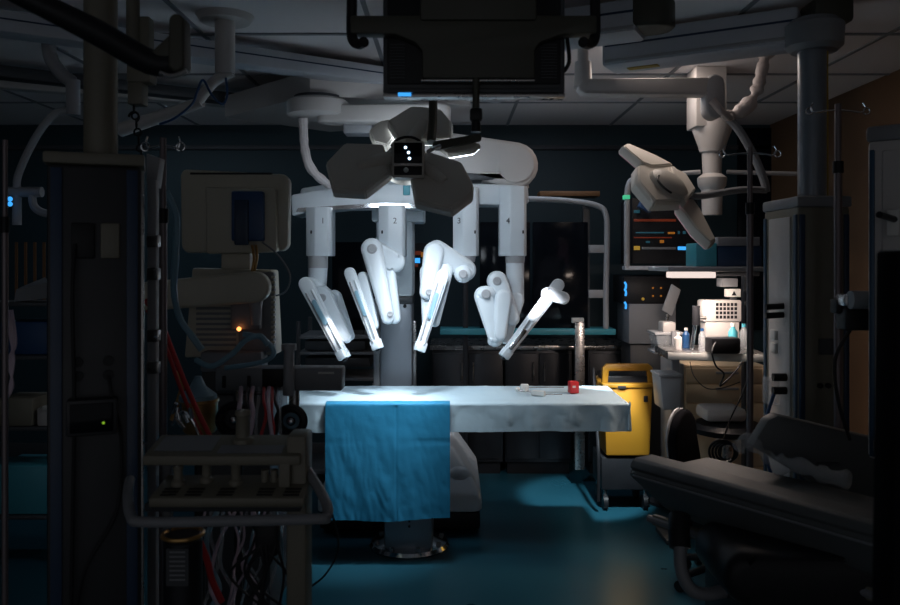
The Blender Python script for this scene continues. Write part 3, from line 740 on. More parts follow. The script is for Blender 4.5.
# ------------------------------------------------------------ left: monitor on stand
YMn = 3.6
r = thing('console_monitor', 'beige monitor seen from behind with a blue power pack, left of the robot', 'monitor', V(P(230,0,YMn).x,YMn,P(0,272,YMn).z))
cs = MB().prism([P(x,y,YMn) for x,y in [(183,169),(284,174),(289,180),(288,246),(283,251),(186,253),(181,247),(180,175)]],(0,.07,0),.012).build('monitor_case','beige',r)
MB().prism([P(x,y,YMn-.05) for x,y in [(205,187),(275,188),(277,252),(206,254)]],(0,.06,0),.012).build('rear_housing','beige',r)
MB().pbox(190,172.5,272,174.5,YMn-.002,.01,.001).build('vent_line','black',cs)
MB().pbox(231,191,263,241,YMn-.09,.045,.008).build('power_pack','blue',r,label='blue power pack')
MB().pbox(234,200,248,245,YMn-.10,.02,.005).build('power_plug','dblue',r)
for k in range(2): MB().tube([P(252+k*4,245,YMn-.08),P(254+k*3,258,YMn-.06),P(252+k*2,272,YMn-.05)],.006).build('cable','gold',r)
MB().pbox(221,253,250,276,YMn,.06,.008).build('neck','beige',r)
MB().tube([P(262,242,YMn-.05),P(278,255,YMn-.05),P(290,275,YMn-.04),P(285,292,YMn),P(268,297,YMn)],.004).build('cable','grey',r)
# console with keyboard-like panel
r = thing('perfusion_console', 'grey beige machine with sloped panel and orange light under the monitor', 'medical machine', V(P(230,0,YMn).x,YMn,0))
b = MB().prism([P(x,y,YMn-.02) for x,y in [(192,268),(272,270),(276,355),(184,358)]],(0,.14,0),.01).build('panel_case','beige',r)
for k in range(9): MB().pbox(196,302+k*5.2,236,304.5+k*5.2,YMn-.026,.01,.001).build('panel_slot','grey',b)
MB().pbox(238,272,274,352,YMn-.05,.05,.01).build('side_module','grey',r)
b = MB()
for k in range(14): b.pbox(271,276+k*5,275,278.5+k*5,YMn-.055,.02,.001)
b.build('side_ribs','beige',r)
MB().link(P(150,296,YMn-.16),P(255,287,YMn-.14),.062,.068,D(.07),.015).build('swing_arm','beige',r)
MB().pbox(230,295,260,330,YMn-.12,.05,.01).build('arm_block','grey',r)
MB().rod(P(256,300,YMn-.13),P(256,325,YMn-.13),.03,.02).build('arm_pin','lgrey',r)
MB().ball(P(239,329,YMn-.135),.010).build('status_light','e_orange',r)
MB().pbox(200,352,262,372,YMn-.1,.12,.01).build('lower_shelf','grey',r)
MB().span(P(195,0,YMn).x,P(270,0,YMn).x,YMn+.02,YMn+.4,.08,P(0,395,YMn).z,.02).build('machine_body','dgrey',r)
MB().span(P(200,0,YMn).x,P(262,0,YMn).x,YMn+.02,YMn+.1,P(0,395,YMn).z,P(0,355,YMn).z,.01).build('machine_neck','dgrey',r)
for x in (-1.08,-.86):
    for y in (3.68,3.95): MB().rod((x-.02,y,.04),(x+.02,y,.04),.04).build('caster','black',r)
# tray bar
YTy = 3.2
r = thing('instrument_tray', 'long grey tray bar with post, in front of the sloped machine', 'tray', V(P(250,0,YTy).x,YTy,0))
MB().pbox(215,368,342,391,YTy,.10,.008).build('tray_rail','grey',r)
MB().pbox(262,369,284,388,YTy-.012,.02,.004).build('rail_clamp','black',r)
MB().pbox(318,372,334,374,YTy-.004,.006,.001).build('rail_label','paper',r)
MB().rod(P(289,395,YTy-.03),P(289,350,YTy-.03),.024,.02).build('post_head','lgrey',r)
MB().rod(P(289,350,YTy-.03),P(289,344,YTy-.03),.030,.030).build('post_head','lgrey',r)
MB().rod(V(P(292,0,YTy).x,YTy+.05,0),V(P(292,0,YTy).x,YTy+.05,P(0,391,YTy).z),.022).build('post','steel',r)
MB().rod(V(P(235,0,YTy).x,YTy+.05,0),V(P(235,0,YTy).x,YTy+.05,P(0,391,YTy).z),.018).build('post','steel',r)
for x in (222,247): MB().pbox(x,376,x+3,388,YTy-.01,.02,.002).build('rail_hook','black',r)
MB().tube([P(243,334,YTy),P(262,338,YTy),P(274,352,YTy),P(262,362,YTy),P(225,368,YTy)],.010).build('drip_hose','hose',r)
# hoses left
def hose(label, pts, rad, m, name='hose', cat='hose', **k):
    return tag(MB().tube(pts, rad, **k).build(name, m), label, cat)
hose('pale blue breathing hose curving down beside the left infusion pole', [P(166,192,3.0),P(176,215,3.0),P(176,250,3.0),P(174,290,3.05),P(180,318,3.1),P(192,336,3.1),P(202,350,3.1)], .013, 'hose', lump=.1)
hose('pale blue hose looping under the orange light', [P(196,360,3.15),P(212,366,3.12),P(232,354,3.12),P(246,340,3.12),P(260,336,3.15),P(268,345,3.15)], .011, 'hose')
hose('upper red tube running down past the left infusion pole', [P(145,300,2.75),P(160,320,2.75),P(172,350,2.75),P(186,385,2.75),P(198,412,2.75),P(212,440,2.75)], .009, 'red')
hose('second red tube close beside the first one', [P(147,310,2.78),P(158,326,2.78),P(170,358,2.78),P(182,392,2.78),P(196,425,2.78),P(205,442,2.78)], .007, 'red')
hose('red tube emerging low behind the knob console', [P(200,542,2.4),P(207,560,2.4),P(212,580,2.4),P(222,602,2.4)], .010, 'red')
# canister and pump heads
r = thing('oxygenator', 'amber metallic cylindrical canister with grey lid behind the red tubes', 'canister', P(200,430,3.0))
MB().lathe(V(P(200,0,3.0).x,3.0,P(0,432,3).z),[(.055,0),(.062,.01),(.066,.11),(.07,.115),(.07,.125)]).build('canister_body','gold',r)
MB().lathe(V(P(198,0,3.0).x,3.0,P(0,400,3).z),[(.07,0),(.068,.02),(.03,.05),(.012,.09)]).build('canister_lid','hose',r)
MB().tube([P(175,372,3),P(182,385,3),P(178,402,3),P(172,420,3)],.010).build('amber_tube','gold',r)
MB().rod(V(P(200,0,3).x,3.0,0),V(P(200,0,3).x,3.0,P(0,432,3).z),.02).build('stand','dsteel',r)
YU = 2.9
for i,(x,y,R_,lab) in enumerate(((234,420,.052,'black ring-shaped pump head left of the hanging tubes'),(291,421,.046,'black ring-shaped pump head right of the hanging tubes'))):
    o = thing('roller_pump', lab, 'pump', P(x,y,YU))
    MB().ring(P(x,y,YU),R_,.016).build('pump_ring','black',o)
    MB().rod(P(x,y,YU)+V(0,.05,0),P(x,y,YU)+V(0,.02,0),R_*.9).build('pump_plate','dgrey' if i==0 else 'hose',o)
    MB().ball(P(x,y,YU),.018).build('roller','chrome',o)
    MB().rod(V(P(x,0,YU).x,YU+.06,0),P(x,y,YU)+V(0,.06,0),.016).build('stand','dsteel',o)
r = thing('tubing_bundle', 'milky pink and red lines hanging in front of the table end', 'tubing', P(298,390,2.95))
for k,(x,m_) in enumerate(((241,'pinktube'),(248,'black'),(253,'pinktube'),(259,'plastic'),(264,'red'),(269,'pinktube'),(272,'red'),(277,'black'),(282,'plastic'))):
    MB().tube([P(x,388,3.1),P(x+random.uniform(-2,2),400,2.88),P(x+random.uniform(-3,3),415,2.80),P(x+random.uniform(-4,4),436,2.79)],.009 if m_=='pinktube' else .006).build('line',m_,r)
r = thing('valve_block', 'cluster of chrome stopcocks by the amber canister', 'valve', P(182,420,2.7))
for k in range(6):
    a0 = P(172+k*4,428-abs(k-3)*5,2.7); MB().rod(a0,a0+V(random.uniform(-.03,.03),random.uniform(-.02,.02),.035),.007).build('stopcock','chrome',r)
MB().tube([P(172,425,2.7),P(182,412,2.7),P(192,420,2.7),P(200,438,2.7)],.005).build('link_tube','chrome',r)

# knob console foreground
YK = 2.1
KC = thing('knob_console', 'dim beige control console with large knobs and front grab rail, lower left foreground', 'control console', V(P(220,0,YK).x,YK,0))
def slope(x0,x1,ya,yb,Y0,Y1,yc,m='console',name='control_panel'):
    pts = [P(x0,ya,Y1),P(x0,yb,Y0),P(x0,yc,Y0),V(P(x0,0,Y0).x,Y1,P(0,yc,Y0).z)]
    x0w = P(x0,0,Y0).x; x1w = P(x1,0,Y0).x
    pts = [V(x0w,p.y,p.z) for p in pts]
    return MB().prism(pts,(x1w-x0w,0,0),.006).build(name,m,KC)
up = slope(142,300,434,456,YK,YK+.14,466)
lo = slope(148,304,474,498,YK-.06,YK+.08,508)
def sl(px, t, ya, yb, Y0, Y1): # point on the slope
    Yt = Y1+(Y0-Y1)*t; pz = P(0,ya,Y1).z*(1-t)+P(0,yb,Y0).z*t
    return V(P(px,0,Y0).x, Yt, pz)
def knob(p, r_, h, parent):
    k = MB().lathe(p,[(r_*1.35,-.004),(r_*1.3,.008),(r_*.9,.014),(r_*.85,h*.8),(r_,h*.86),(r_*.9,h)],20).build('knob','console',parent)
    MB().box(p+V(0,-r_*.3,h+.001),(r_*.25,r_*1.2,.004),.001).build('pointer','paper',k)
knob(sl(234,.35,434,456,YK,YK+.14),.022,.085,up)
for x,t,h in ((168,.45,.05),(195,.30,.06),(227,.40,.055),(276,.3,.06)): knob(sl(x,t,474,498,YK-.06,YK+.08),.014,h,lo)
for x in (256,266): MB().rod(sl(x,.3,474,498,YK-.06,YK+.08)-V(0,0,.005),sl(x,.3,474,498,YK-.06,YK+.08)+V(0,0,.03),.010).build('button','console',lo)
def plate(x0,x1,t0,t1,ya,yb,Y0,Y1,par,m,name):
    q_ = [sl(x0,t0,ya,yb,Y0,Y1),sl(x1,t0,ya,yb,Y0,Y1),sl(x1,t1,ya,yb,Y0,Y1),sl(x0,t1,ya,yb,Y0,Y1)]
    MB().prism([p+V(0,-.0005,.0005) for p in q_],(0,-.0012,.0015)).build(name,m,par)
plate(150,208,.12,.8,434,456,YK,YK+.14,up,'grey','display')
plate(215,280,.55,.9,434,456,YK,YK+.14,up,'grey','caption_strip')
for x in (158,183,215,255,282):
    for t in (.62,.74,.86): plate(x,x+16,t,t+.05,474,498,YK-.06,YK+.08,lo,'black','print_line')
MB().pbox(286,436,306,640,YK+.02,.10,.008).build('side_post','console',KC)
MB().pbox(278,460,290,500,YK+.0,.06,.006).build('post_bracket','console',KC)
MB().pbox(144,504,300,512,YK-.02,.12,.003).build('under_shelf','dgrey',KC)
MB().tube([P(304,466,YK+.1),P(316,484,YK+.02),P(327,505,YK-.06),P(326,517,YK-.1),P(316,519,YK-.12),P(230,521,YK-.12),P(145,522,YK-.12),P(131,516,YK-.1),P(128,495,YK-.02),P(130,480,YK+.1)],.0135,12,8).build('grab_rail','grey',KC)
MB().span(P(146,0,YK).x,P(300,0,YK).x,YK-.05,YK+.35,.10,.14,.01).build('trolley_base','dgrey',KC)
for x in (P(150,0,YK).x,P(297,0,YK).x):
    MB().span(x-.012,x+.012,YK+.12,YK+.145,.12,P(0,466,YK).z,.003).build('rear_upright','dgrey',KC)
    for y in (YK,YK+.3): MB().rod((x-.015,y,.05),(x+.015,y,.05),.05).build('caster','black',KC)
zc = P(0,640,YK).z
MB().span(P(286,0,YK).x,P(306,0,YK).x,YK+.02,YK+.12,.12,zc+.01,.004).build('side_post','console',KC)
# canister and tubes below
r = thing('glass_canister', 'labelled glass canister standing under the knob console', 'canister', V(P(183,0,2.2).x,2.2,.14))
MB().lathe(V(P(183,0,2.2).x,2.2,.145),[(.05,0),(.052,.01),(.052,P(0,530,2.2).z-.17),(.04,P(0,530,2.2).z-.155)]).build('canister_body','dsteel',r)
MB().box((P(184,0,2.2).x,2.147,P(0,560,2.2).z),(.06,.003,.10)).build('label','dgrey',r)
b = MB()
for k in range(7): b.box((P(184,0,2.2).x,2.145,P(0,545+k*4.5,2.2).z),(.042,.001,.004))
b.build('label_text','grey',r)
MB().ring((P(183,0,2.2).x,2.2,P(0,534,2.2).z),.054,.006,(0,0,1)).build('lid_ring','gold',r)
r = thing('tubing_bundle', 'tangle of milky lilac and clear tubes hanging under the knob console', 'tubing', V(P(240,0,2.45).x,2.45,.5))
random.seed(4)
for k in range(14):
    x0 = 205+k*6; pts = [P(x0,512,2.5+.01*k)]
    x = x0
    for j in range(1,5): x += random.uniform(-16,14); pts.append(P(min(282,max(200,x)),512+j*26,2.45+random.uniform(-.05,.08)))
    MB().tube(pts,random.choice((.004,.006,.009)),8,6).build('tube',random.choice(('pinktube','pinktube','plastic','hose')),r)
r = thing('cable_bundle', 'black cables drooping beside the knob console post', 'cables', V(P(270,0,2.3).x,2.3,.5))
for k in range(9):
    x0 = 262+random.uniform(-12,14); MB().tube([P(x0,520,2.35),P(x0+random.uniform(-12,10),545,2.3),P(x0+random.uniform(-26,14),575,2.3),P(x0+random.uniform(-40,20),612,2.3)],random.choice((.004,.006))).build('cable','black',r)
MB().box(P(268,538,2.32),(.07,.05,.10),.015).build('connector_block','black',r)
hose('thin black cable hanging from the console rail to the floor', [P(322,490,2.1),P(334,520,2.2),P(338,550,2.3),P(325,575,2.4),P(306,590,2.5)], .003, 'black', name='cable', cat='cable')

# ------------------------------------------------------------ back: video cart, screens
YV = 6.03
r = thing('video_cart', 'black equipment cart with shelves and dark screen behind the robot, left of its column', 'equipment cart', V(P(345,0,YV).x,YV,0))
for x in (298,385):
    for y in (YV,YV+.5): MB().span(P(x,0,YV).x-.015,P(x,0,YV).x+.015,y,y+.03,.08,1.25,.003).build('upright','dgrey',r)
for y in (336,352,378): MB().span(P(298,0,YV).x,P(385,0,YV).x,YV,YV+.5,P(0,y+3,YV).z,P(0,y,YV).z,.004).build('shelf','grey',r)
MB().span(P(298,0,YV).x,P(385,0,YV).x,YV,YV+.5,.10,.14,.004).build('shelf','dgrey',r)
MB().pbox(332,242,384,330,YV+.1,.06,.008).build('screen','glossb',r)
MB().pbox(352,330,364,337,YV+.12,.04,.003).build('screen_stand','dgrey',r)
for x,y,w in ((305,340,60),(305,357,65)): MB().pbox(x,y+1,x+w,y+10,YV+.04,.35,.004).build('device_drawer','dgrey',r)
MB().pbox(372,383,392,386,YV-.01,.02,.002).build('drawer_handle','steel',r)
for x in (302,381):
    for y in (YV+.05,YV+.45): MB().rod((P(x,0,YV).x-.02,y,.05),(P(x,0,YV).x+.02,y,.05),.05).build('caster','black',r)
r = thing('wall_display', 'small glowing colourful display behind the robot column', 'display', P(420,257,6.6))
MB().pbox(406,243,436,271,6.6,.39,.008).build('display_case','black',r)
for x0,y0,x1,y1,m_ in ((410,258,420,263,'e_blue'),(421,252,430,257,'e_amber'),(414,251,421,255,'e_red'),(422,259,430,263,'e_cyan'),(411,264,418,267,'e_red')):
    MB().pbox(x0,y0,x1,y1,6.59,.012,.002).build('display_image',m_,r)

# tube-framed rack right of robot
YF = 6.1
r = thing('tubular_rack', 'rack of rounded pale tube framing a tall black panel behind the fourth robot arm', 'rack', V(P(560,0,YF).x,YF,0))
MB().tube([P(480,199,YF),P(530,199,YF),P(570,201,YF),P(598,206,YF),P(606,216,YF),P(607,240,YF),P(606,290,YF),P(606,334,YF)],.022,12,6).build('frame_tube','lgrey',r)
MB().pbox(533,222,588,332,YF+.02,.06,.006).build('black_panel','glossb',r)
MB().pbox(480,222,530,332,YF+.02,.06,.006).build('black_panel','glossb',r)
for y in (245,290):
    MB().pbox(589,y,606,y+8,YF-.005,.03,.003).build('bracket','lgrey',r)
MB().pbox(583,205,590,334,YF+.03,.04,.004).build('upright','dgrey',r)
MB().pbox(440,329,616,335,YF-.05,.25,.006).build('shelf','teal',r)
MB().pbox(575,322,585,470,YF-.06,.06,.006).build('post','steel',r)
MB().pbox(463,208,468,470,YF+.05,.05,.004).build('post','dsteel',r)
MB().pbox(572,318,584,323,YF-.03,.04,.003).build('small_clip','paper',r)
MB().pbox(540,191,600,196,YF+.1,.2,.003).build('top_glow_strip','wood',r)  # brown strip stands in for the orange glow along the frame top
# steel cabinets along the back wall
for i,(x0,x1,lab) in enumerate(((432,503,'dark steel base cabinet behind the draped table, leftmost of the counter run'),(505,572,'dark steel base cabinet behind the table, middle of the counter run'),(588,660,'dark steel base cabinet behind the yellow bin'))):
    o = thing('base_cabinet', lab, 'cabinet', V(P((x0+x1)/2,0,6.4).x,6.4,0), group=None)
    xa_, xb_ = P(x0,0,6.4).x, P(x1,0,6.4).x
    MB().span(xa_,xb_,6.4,6.95,.10,1.0,.004).build('cabinet_body','dsteel',o)
    MB().span(xa_+.02,xb_-.02,6.43,6.9,0,.10).build('plinth','black',o)
    xm = (xa_+xb_)/2
    for u,v_ in ((xa_+.01,xm-.005),(xm+.005,xb_-.01)):
        d_ = MB().span(u,v_,6.385,6.40,.13,.97,.003).build('door','dsteel',o)
        MB().rod((v_-.04 if u<xm-.1 else u+.04,6.37,.75),(v_-.04 if u<xm-.1 else u+.04,6.37,.90),.006,seg=8).build('handle','steel',d_)
tag(MB().span(P(430,0,6.4).x,P(665,0,6.4).x,6.36,6.97,1.0,1.035,.004).build('worktop','steel'),'steel worktop along the back wall behind the table','worktop')
# dark door opening in right part of back wall
struct(MB().pbox(738,128,795,330,6.97,.03,.003).build('window_1','glossb'))

# light-dot rack behind lamp 2
YR = 5.9
r = thing('gas_panel_rack', 'dark rack with rows of coloured indicator lights below the side-on lamp', 'rack', V(P(660,0,YR).x,YR,0))
MB().tube([P(650,176,YR-.05),P(634,179,YR-.05),P(628,188,YR-.05),P(627,215,YR-.05),P(627,268,YR-.05)],.022,12).build('frame_tube','lgrey',r)
MB().pbox(625,266,700,270,YR-.07,.10,.004).build('frame_shelf','rail',r)
cs = MB().pbox(632,198,698,264,YR,.4,.008).build('rack_case','black',r)
MB().pbox(624,195,630,199,YR-.08,.05,.002).build('power_light','e_green',r)
for (x0,y0,x1,y1,m_) in ((634,219,676,221.5,'e_red'),(636,232,664,233.3,'e_cyan'),(634,237,672,238.2,'e_red'),(668,232,675,234,'e_amber'),(678,231,680,234,'e_cyan'),(683,231,686,234,'e_cyan'),(634,246,640,250,'e_yellow'),(642,247,676,249.5,'grey'),(678,246.5,688,250,'e_blue'),(690,251,692,252.5,'e_cyan'),(660,240,664,243,'e_amber'),(646,241,650,243,'e_cyan'),(634,210,640,213,'e_cyan')):
    MB().pbox(x0,y0,x1,y1,YR-.006,.008,.001).build('indicator',m_,cs)
MB().box(P(645,207,YR-.1),(.10,.06,.05),.01,Matrix.Rotation(.5,3,'Y')).build('connector','blue',r)
c2 = MB().pbox(624,276,680,304,YR+.02,.4,.006).build('amplifier_case','black',r)
for k,y in enumerate((284,291,304)): 
    MB().tube([P(624.5,y-2,YR-.01),P(626,y+1,YR-.01),P(625.5,y+5,YR-.01)],.008).build('status_light','e_blue',c2)
for x,y in ((653,288),(661,288),(653,296),(661,296)): MB().ball(P(x,y,YR+.015),.008).build('status_light','e_amber',c2)
MB().ball(P(643,299,YR+.015),.011).build('status_light','e_yellow',c2)
MB().pbox(629,304,676,344,YR+.0,.42,.006).build('lower_case','grey',r)
MB().span(P(632,0,YR).x,P(676,0,YR).x,YR+.05,YR+.38,.0,P(0,344,YR).z,.004).build('rack_foot','dgrey',r)

# yellow bin
r = thing('waste_bin', 'yellow waste container with dark shaded lid gap, to the right of the table end', 'bin', V(P(628,0,5.5).x,5.5,0), .0)
YW = 5.45
bd_ = MB().prism([P(x,y,YW) for x,y in [(604,386),(653,386),(650,456),(606,456)]],(0,.38,0),.015).build('bin_body','yellow',r)
MB().pbox(603,384,654,388,YW-.015,.41,.006).build('bin_rim','yellow',r)
MB().prism([P(x,y,YW+.04) for x,y in [(602,383),(603,368),(607,364),(649,364),(653,368),(653,383),(648,383),(647,371),(609,371),(608,383)]],(0,.04,0),.006).build('lid_frame','yellow',r)
MB().pbox(606,376,650,386,YW+.05,.30,.01).build('bin_shade','black',r)  # black block stands in for the shade inside the open bin
MB().pbox(618,386,626,389,YW-.02,.02,.002).build('latch','black',r)
MB().pbox(644,396,648,402,YW-.008,.02,.002).build('foot_hole','black',r)
MB().pbox(628,416,630,422,YW-.006,.012,.001).build('seam_mark','dgrey',r)
xb0, xb1 = P(602,0,YW).x, P(651,0,YW).x
MB().span(xb0,xb1,YW+.02,YW+.36,.14,P(0,458,YW).z,.01).build('trolley_frame','black',r)
for x in (xb0+.03,xb1-.03):
    for y in (YW+.05,YW+.32): 
        MB().rod((x-.015,y,.05),(x+.015,y,.05),.05).build('caster','black',r); MB().rod((x,y,.05),(x,y,.15),.012).build('caster_stem','steel',r)
MB().tube([(xb0-.03,YW-.03,.08),(xb0-.03,YW-.03,.4),(xb0-.02,YW+.1,.6),(xb0-.02,YW+.2,P(0,372,YW).z)],.012).build('push_frame','black',r)

# drawer trolley and worktop
YD = 5.03
r = thing('drawer_trolley', 'cream drawer trolley lit warmly from above, right of the bin', 'trolley', V(P(722,0,YD).x,YD,0))
xa_, xb_ = P(684,0,YD).x, P(768,0,YD).x
MB().span(xa_,xb_,YD,YD+.45,.14,P(0,366,YD).z,.008).build('trolley_body','cream',r)
MB().span(xa_-.03,xa_,YD,YD+.45,.10,P(0,364,YD).z,.006).build('side_frame','lgrey',r)
zz = P(0,368,YD).z
for k,hh in enumerate((.10,.12,.20,.20,.16)):
    d_ = MB().span(xa_+.01,xb_-.01,YD-.018,YD,zz-hh+.008,zz,.005).build('drawer','cream',r)
    MB().span((xa_+xb_)/2-.07,(xa_+xb_)/2+.07,YD-.03,YD-.016,zz-.035,zz-.02,.003).build('handle','lgrey',d_)
    zz -= hh
for x in (xa_+.04,xb_-.04):
    for y in (YD+.06,YD+.4): MB().rod((x-.02,y,.05),(x+.02,y,.05),.05).build('caster','black',r); MB().rod((x,y,.05),(x,y,.15),.015).build('caster_stem','steel',r)
YWK = 4.55
zw = P(0,352,YWK).z
r = thing('work_shelf', 'steel work shelf with bright edge above the drawer trolley', 'shelf', V(P(710,0,YWK).x,YWK,0))
MB().prism([V(P(668,0,YWK).x,YWK,zw),V(P(760,0,YWK).x,YWK-.12,zw),V(P(770,0,YWK).x,YWK+.38,zw),V(P(672,0,YWK).x,YWK+.38,zw)],(0,0,-.045),.004).build('shelf_top','steel',r)
MB().span(P(764,0,YWK).x,P(770,0,YWK).x,YWK+.3,YWK+.36,0,P(0,240,YWK).z,.004).build('rear_upright','dgrey',r)
MB().span(P(765,0,YWK).x,P(769,0,YWK).x,YWK-.05,YWK-.02,0,zw-.02,.004).build('front_upright','dsteel',r)
MB().pbox(672,272,716,278,YWK-.12,.12,.004).build('shelf_lamp','e_tube',r,label='glowing white strip under the upper shelf')
MB().pbox(668,267,772,271.5,YWK-.13,.45,.004).build('upper_shelf','lgrey',r)
MB().pbox(717,272,760,276,YWK+.02,.05,.004).build('shelf_bracket','dgrey',r)
for lab,x0,y0,x1,y1,m_,dd in (('teal carton on the upper shelf, left one',696,243,717,266.5,'teal',.20),('dark teal wide box on the upper shelf under the grey tray',718,246,762,266.5,'dblue',.22)):
    tag(MB().pbox(x0,y0,x1,y1,YWK+.06,dd,.005).build('storage_box',m_),lab,'box')
b = MB().pbox(718,237,760,245.8,YWK+.05,.22,.004).build('storage_tray','grey'); tag(b,'pale grey tray lying on the dark teal box of the upper shelf','tray')
MB().prism([V(P(668,0,YWK).x,YWK-.004,zw-.002),V(P(760,0,YWK).x,YWK-.124,zw-.002),V(P(760,0,YWK).x,YWK-.118,zw-.002),V(P(668,0,YWK).x,YWK+.002,zw-.002)],(0,0,-.04),.001).build('edge_strip','paper',r)  # white strip added so the steel front edge looks brightly lit
# device with grid vent
r = thing('bench_device', 'white bench device with slotted vent grid on the work shelf', 'device', V(P(722,0,YWK).x,YWK+.22,zw))
Yd = YWK+.20
MB().pbox(703,300,742,322,Yd,.12,.012).build('device_head','offw',r)
b = MB()
for i in range(6):
    for j in range(4): b.pbox(716+i*3.7,303+j*4.2,718.6+i*3.7,306+j*4.2,Yd-.002,.006,0)
b.build('vent_grid','black',r)
az = P(0,322,Yd).z
MB().span(P(706,0,Yd).x,P(740,0,Yd).x,Yd+.01,Yd+.11,zw+.001,az+.004,.006).build('device_body','offw',r)
MB().pbox(727,289,741,297,Yd,.05,.003).build('device_tag','paper',r)
MB().prism([P(x,y,Yd-.003) for x,y in [(734,291),(731.5,295.5),(736.5,295.5)]],(0,-.002,0)).build('tag_symbol','black',r)
MB().pbox(731,296,737,301,Yd+.02,.02,.002).build('tag_stem','dgrey',r)
MB().pbox(722,278.3,738,287,Yd+.0,.1,.003).build('hanging_case','grey',r)
# small bottles
def bottle(x, Y, r_, h, m_, lab, capm='paper'):
    o = thing('bottle', lab, 'bottle', V(P(x,0,Y).x,Y,zw+.001))
    l0 = o.location
    MB().lathe(l0,[(r_*.95,0),(r_,.005),(r_,h*.68),(r_*.45,h*.82),(r_*.4,h*.9)],16).build('bottle_body',m_,o)
    MB().rod(l0+V(0,0,h*.88),l0+V(0,0,h),r_*.5,seg=12).build('cap',capm,o)
bottle(733,YWK+.05,.026,.16,'teal','teal labelled bottle on the work shelf in front of the white device')
bottle(744,YWK+.12,.026,.15,'plastic','clear bottle at the right end of the work shelf','teal')
bottle(702,YWK+.05,.020,.13,'plastic','small clear bottle with blue cap on the work shelf, left of the device','blue')
bottle(678,YWK+.12,.022,.10,'offw','short white bottle nearest the left end of the work shelf')
bottle(686,YWK+.20,.022,.12,'blue','short blue bottle behind the white one on the work shelf')
r = thing('microscope', 'slim chrome and black stand standing on the work shelf left of the device', 'device stand', V(P(697,0,YWK).x,YWK+.1,zw+.001))
MB().rod(V(P(697,0,YWK).x,YWK+.1,zw+.001),P(697,308,YWK+.1),.012).build('stand_post','chrome',r)
MB().rod(P(696,325,YWK+.08),P(696,306,YWK+.08),.022).build('stand_head','black',r)
MB().rod(P(700,318,YWK+.08),P(706,318,YWK+.08),.010).build('side_knob','steel',r)
tag(MB().box(V(P(725,0,4.45).x,4.49,zw+.046),(.17,.10,.088),.012,Matrix.Rotation(.1,3,'Z')).build('power_supply','black'),'black power supply box at the front of the work shelf','power supply')
hose('black cable looping from the power supply down to the stool', [P(716,342,4.42),P(712,352,4.37),P(716,366,4.36),P(724,374,4.36),P(720,386,4.36),P(735,372,4.38),P(742,362,4.4)], .005, 'black', name='cable', cat='cable')
hose('thin dark cable sagging in front of the cream drawers', [P(690,362,4.5),P(694,376,4.5),P(706,388,4.5),P(722,388,4.5),P(740,382,4.5)], .003, 'black', name='cable', cat='cable')
hose('long thin cable slanting down right of the drawers', [P(750,372,4.3),P(742,395,4.3),P(730,420,4.3),P(722,445,4.3),P(720,462,4.3)], .004, 'black', name='cable', cat='cable')
r = thing('clipboard_arm', 'tilted grey tablet on a thin stem in front of the indicator rack', 'tablet', V(P(666,0,5.62).x,5.62,0))
MB().prism([P(x,y,5.62) for x,y in [(672,284),(681,290),(672,316),(662,310)]],(0,.02,0),.004).build('tablet','lgrey',r)
MB().rod(V(P(667,0,5.64).x,5.64,0),P(667,312,5.64),.010).build('stem','steel',r)
MB().lathe(V(P(667,0,5.64).x,5.64,0),[(.13,0),(.13,.02),(.03,.05)]).build('foot','dsteel',r)
# bins left of trolley
for (x0,y0,x1,y1,lab,m_) in ((656,334,684,352,'pale translucent bin hanging left of the work shelf, upper one','plastic'),(660,376,682,410,'grey translucent bin hanging below the first one','lgrey')):
    yb_ = 5.0 if y0 < 350 else 4.74
    o = thing('supply_bin', lab, 'bin', P((x0+x1)/2,y1,yb_+.1))
    MB().prism([P(x,y,yb_) for x,y in [(x0,y0),(x1,y0),(x1-2,y1),(x0+3,y1)]],(0,.2,0),.008).build('bin_body',m_,o)
    MB().pbox(x0-1,y0-1.5,x1+1,y0+1,yb_-.01,.21,.003).build('bin_rim','lgrey',o)
o = thing('bin_stand', 'slim grey upright carrying the two translucent bins', 'stand', V(1.40,4.97,0))
MB().span(1.376,1.422,4.955,4.985,0,1.27,.004).build('upright','grey',o)
MB().span(1.30,1.422,4.80,5.06,0,.03,.006).build('foot','dgrey',o)
MB().pbox(663,322,676,333,5.02,.12,.01).build('glove_box','offw',o)
MB().pbox(655,351.5,685,354,5.0,.19,.003).build('bin_ledge','grey',o)

# stool and chair
def chairlike(name,label,cx,cy,z,rz,backm,back=True):
    o = thing(name,label,'chair' if back else 'stool',V(cx,cy,0),rz)
    MB().lathe((0,0,z),[(.12,0),(.20,.02),(.21,.05),(.18,.075),(.05,.085)]).build('seat','black',o,True)
    MB().rod((0,0,.10),(0,0,z+.01),.028).build('gas_post','steel',o,True)
    for k in range(5):
        t=2*PI*k/5; lg=MB().tube([(0,0,.11),(.14*math.cos(t),.14*math.sin(t),.10),(.27*math.cos(t),.27*math.sin(t),.07)],.018).build('leg','black',o,True)
        MB().rod((.27*math.cos(t)-.015,.27*math.sin(t),.03),(.27*math.cos(t)+.015,.27*math.sin(t),.03),.03).build('caster','black',lg,True)
    if back:
        MB().link((0,.21,z+.17),(0,.235,z+.33),.165,.15,(0,.05,0),.02).build('backrest','matte',o,True)
        MB().link((0,.24,z+.17),(0,.265,z+.33),.17,.155,(0,.012,0),.004).build('back_shell','lgrey',o,True)
        MB().tube([(0,.05,z),(0,.22,z+.01),(0,.27,z+.1),(0,.25,z+.3)],.015).build('back_stem','steel',o,True)
    return o
chairlike('office_chair','dark swivel chair with pale-edged back between bin and grey couch',1.45,4.2,.42,.9,'black')
o = chairlike('stool','black round stool with a pale cover lying on it, in front of the cream drawers',P(727,0,4.66).x,4.66,.69,0,'black',False)
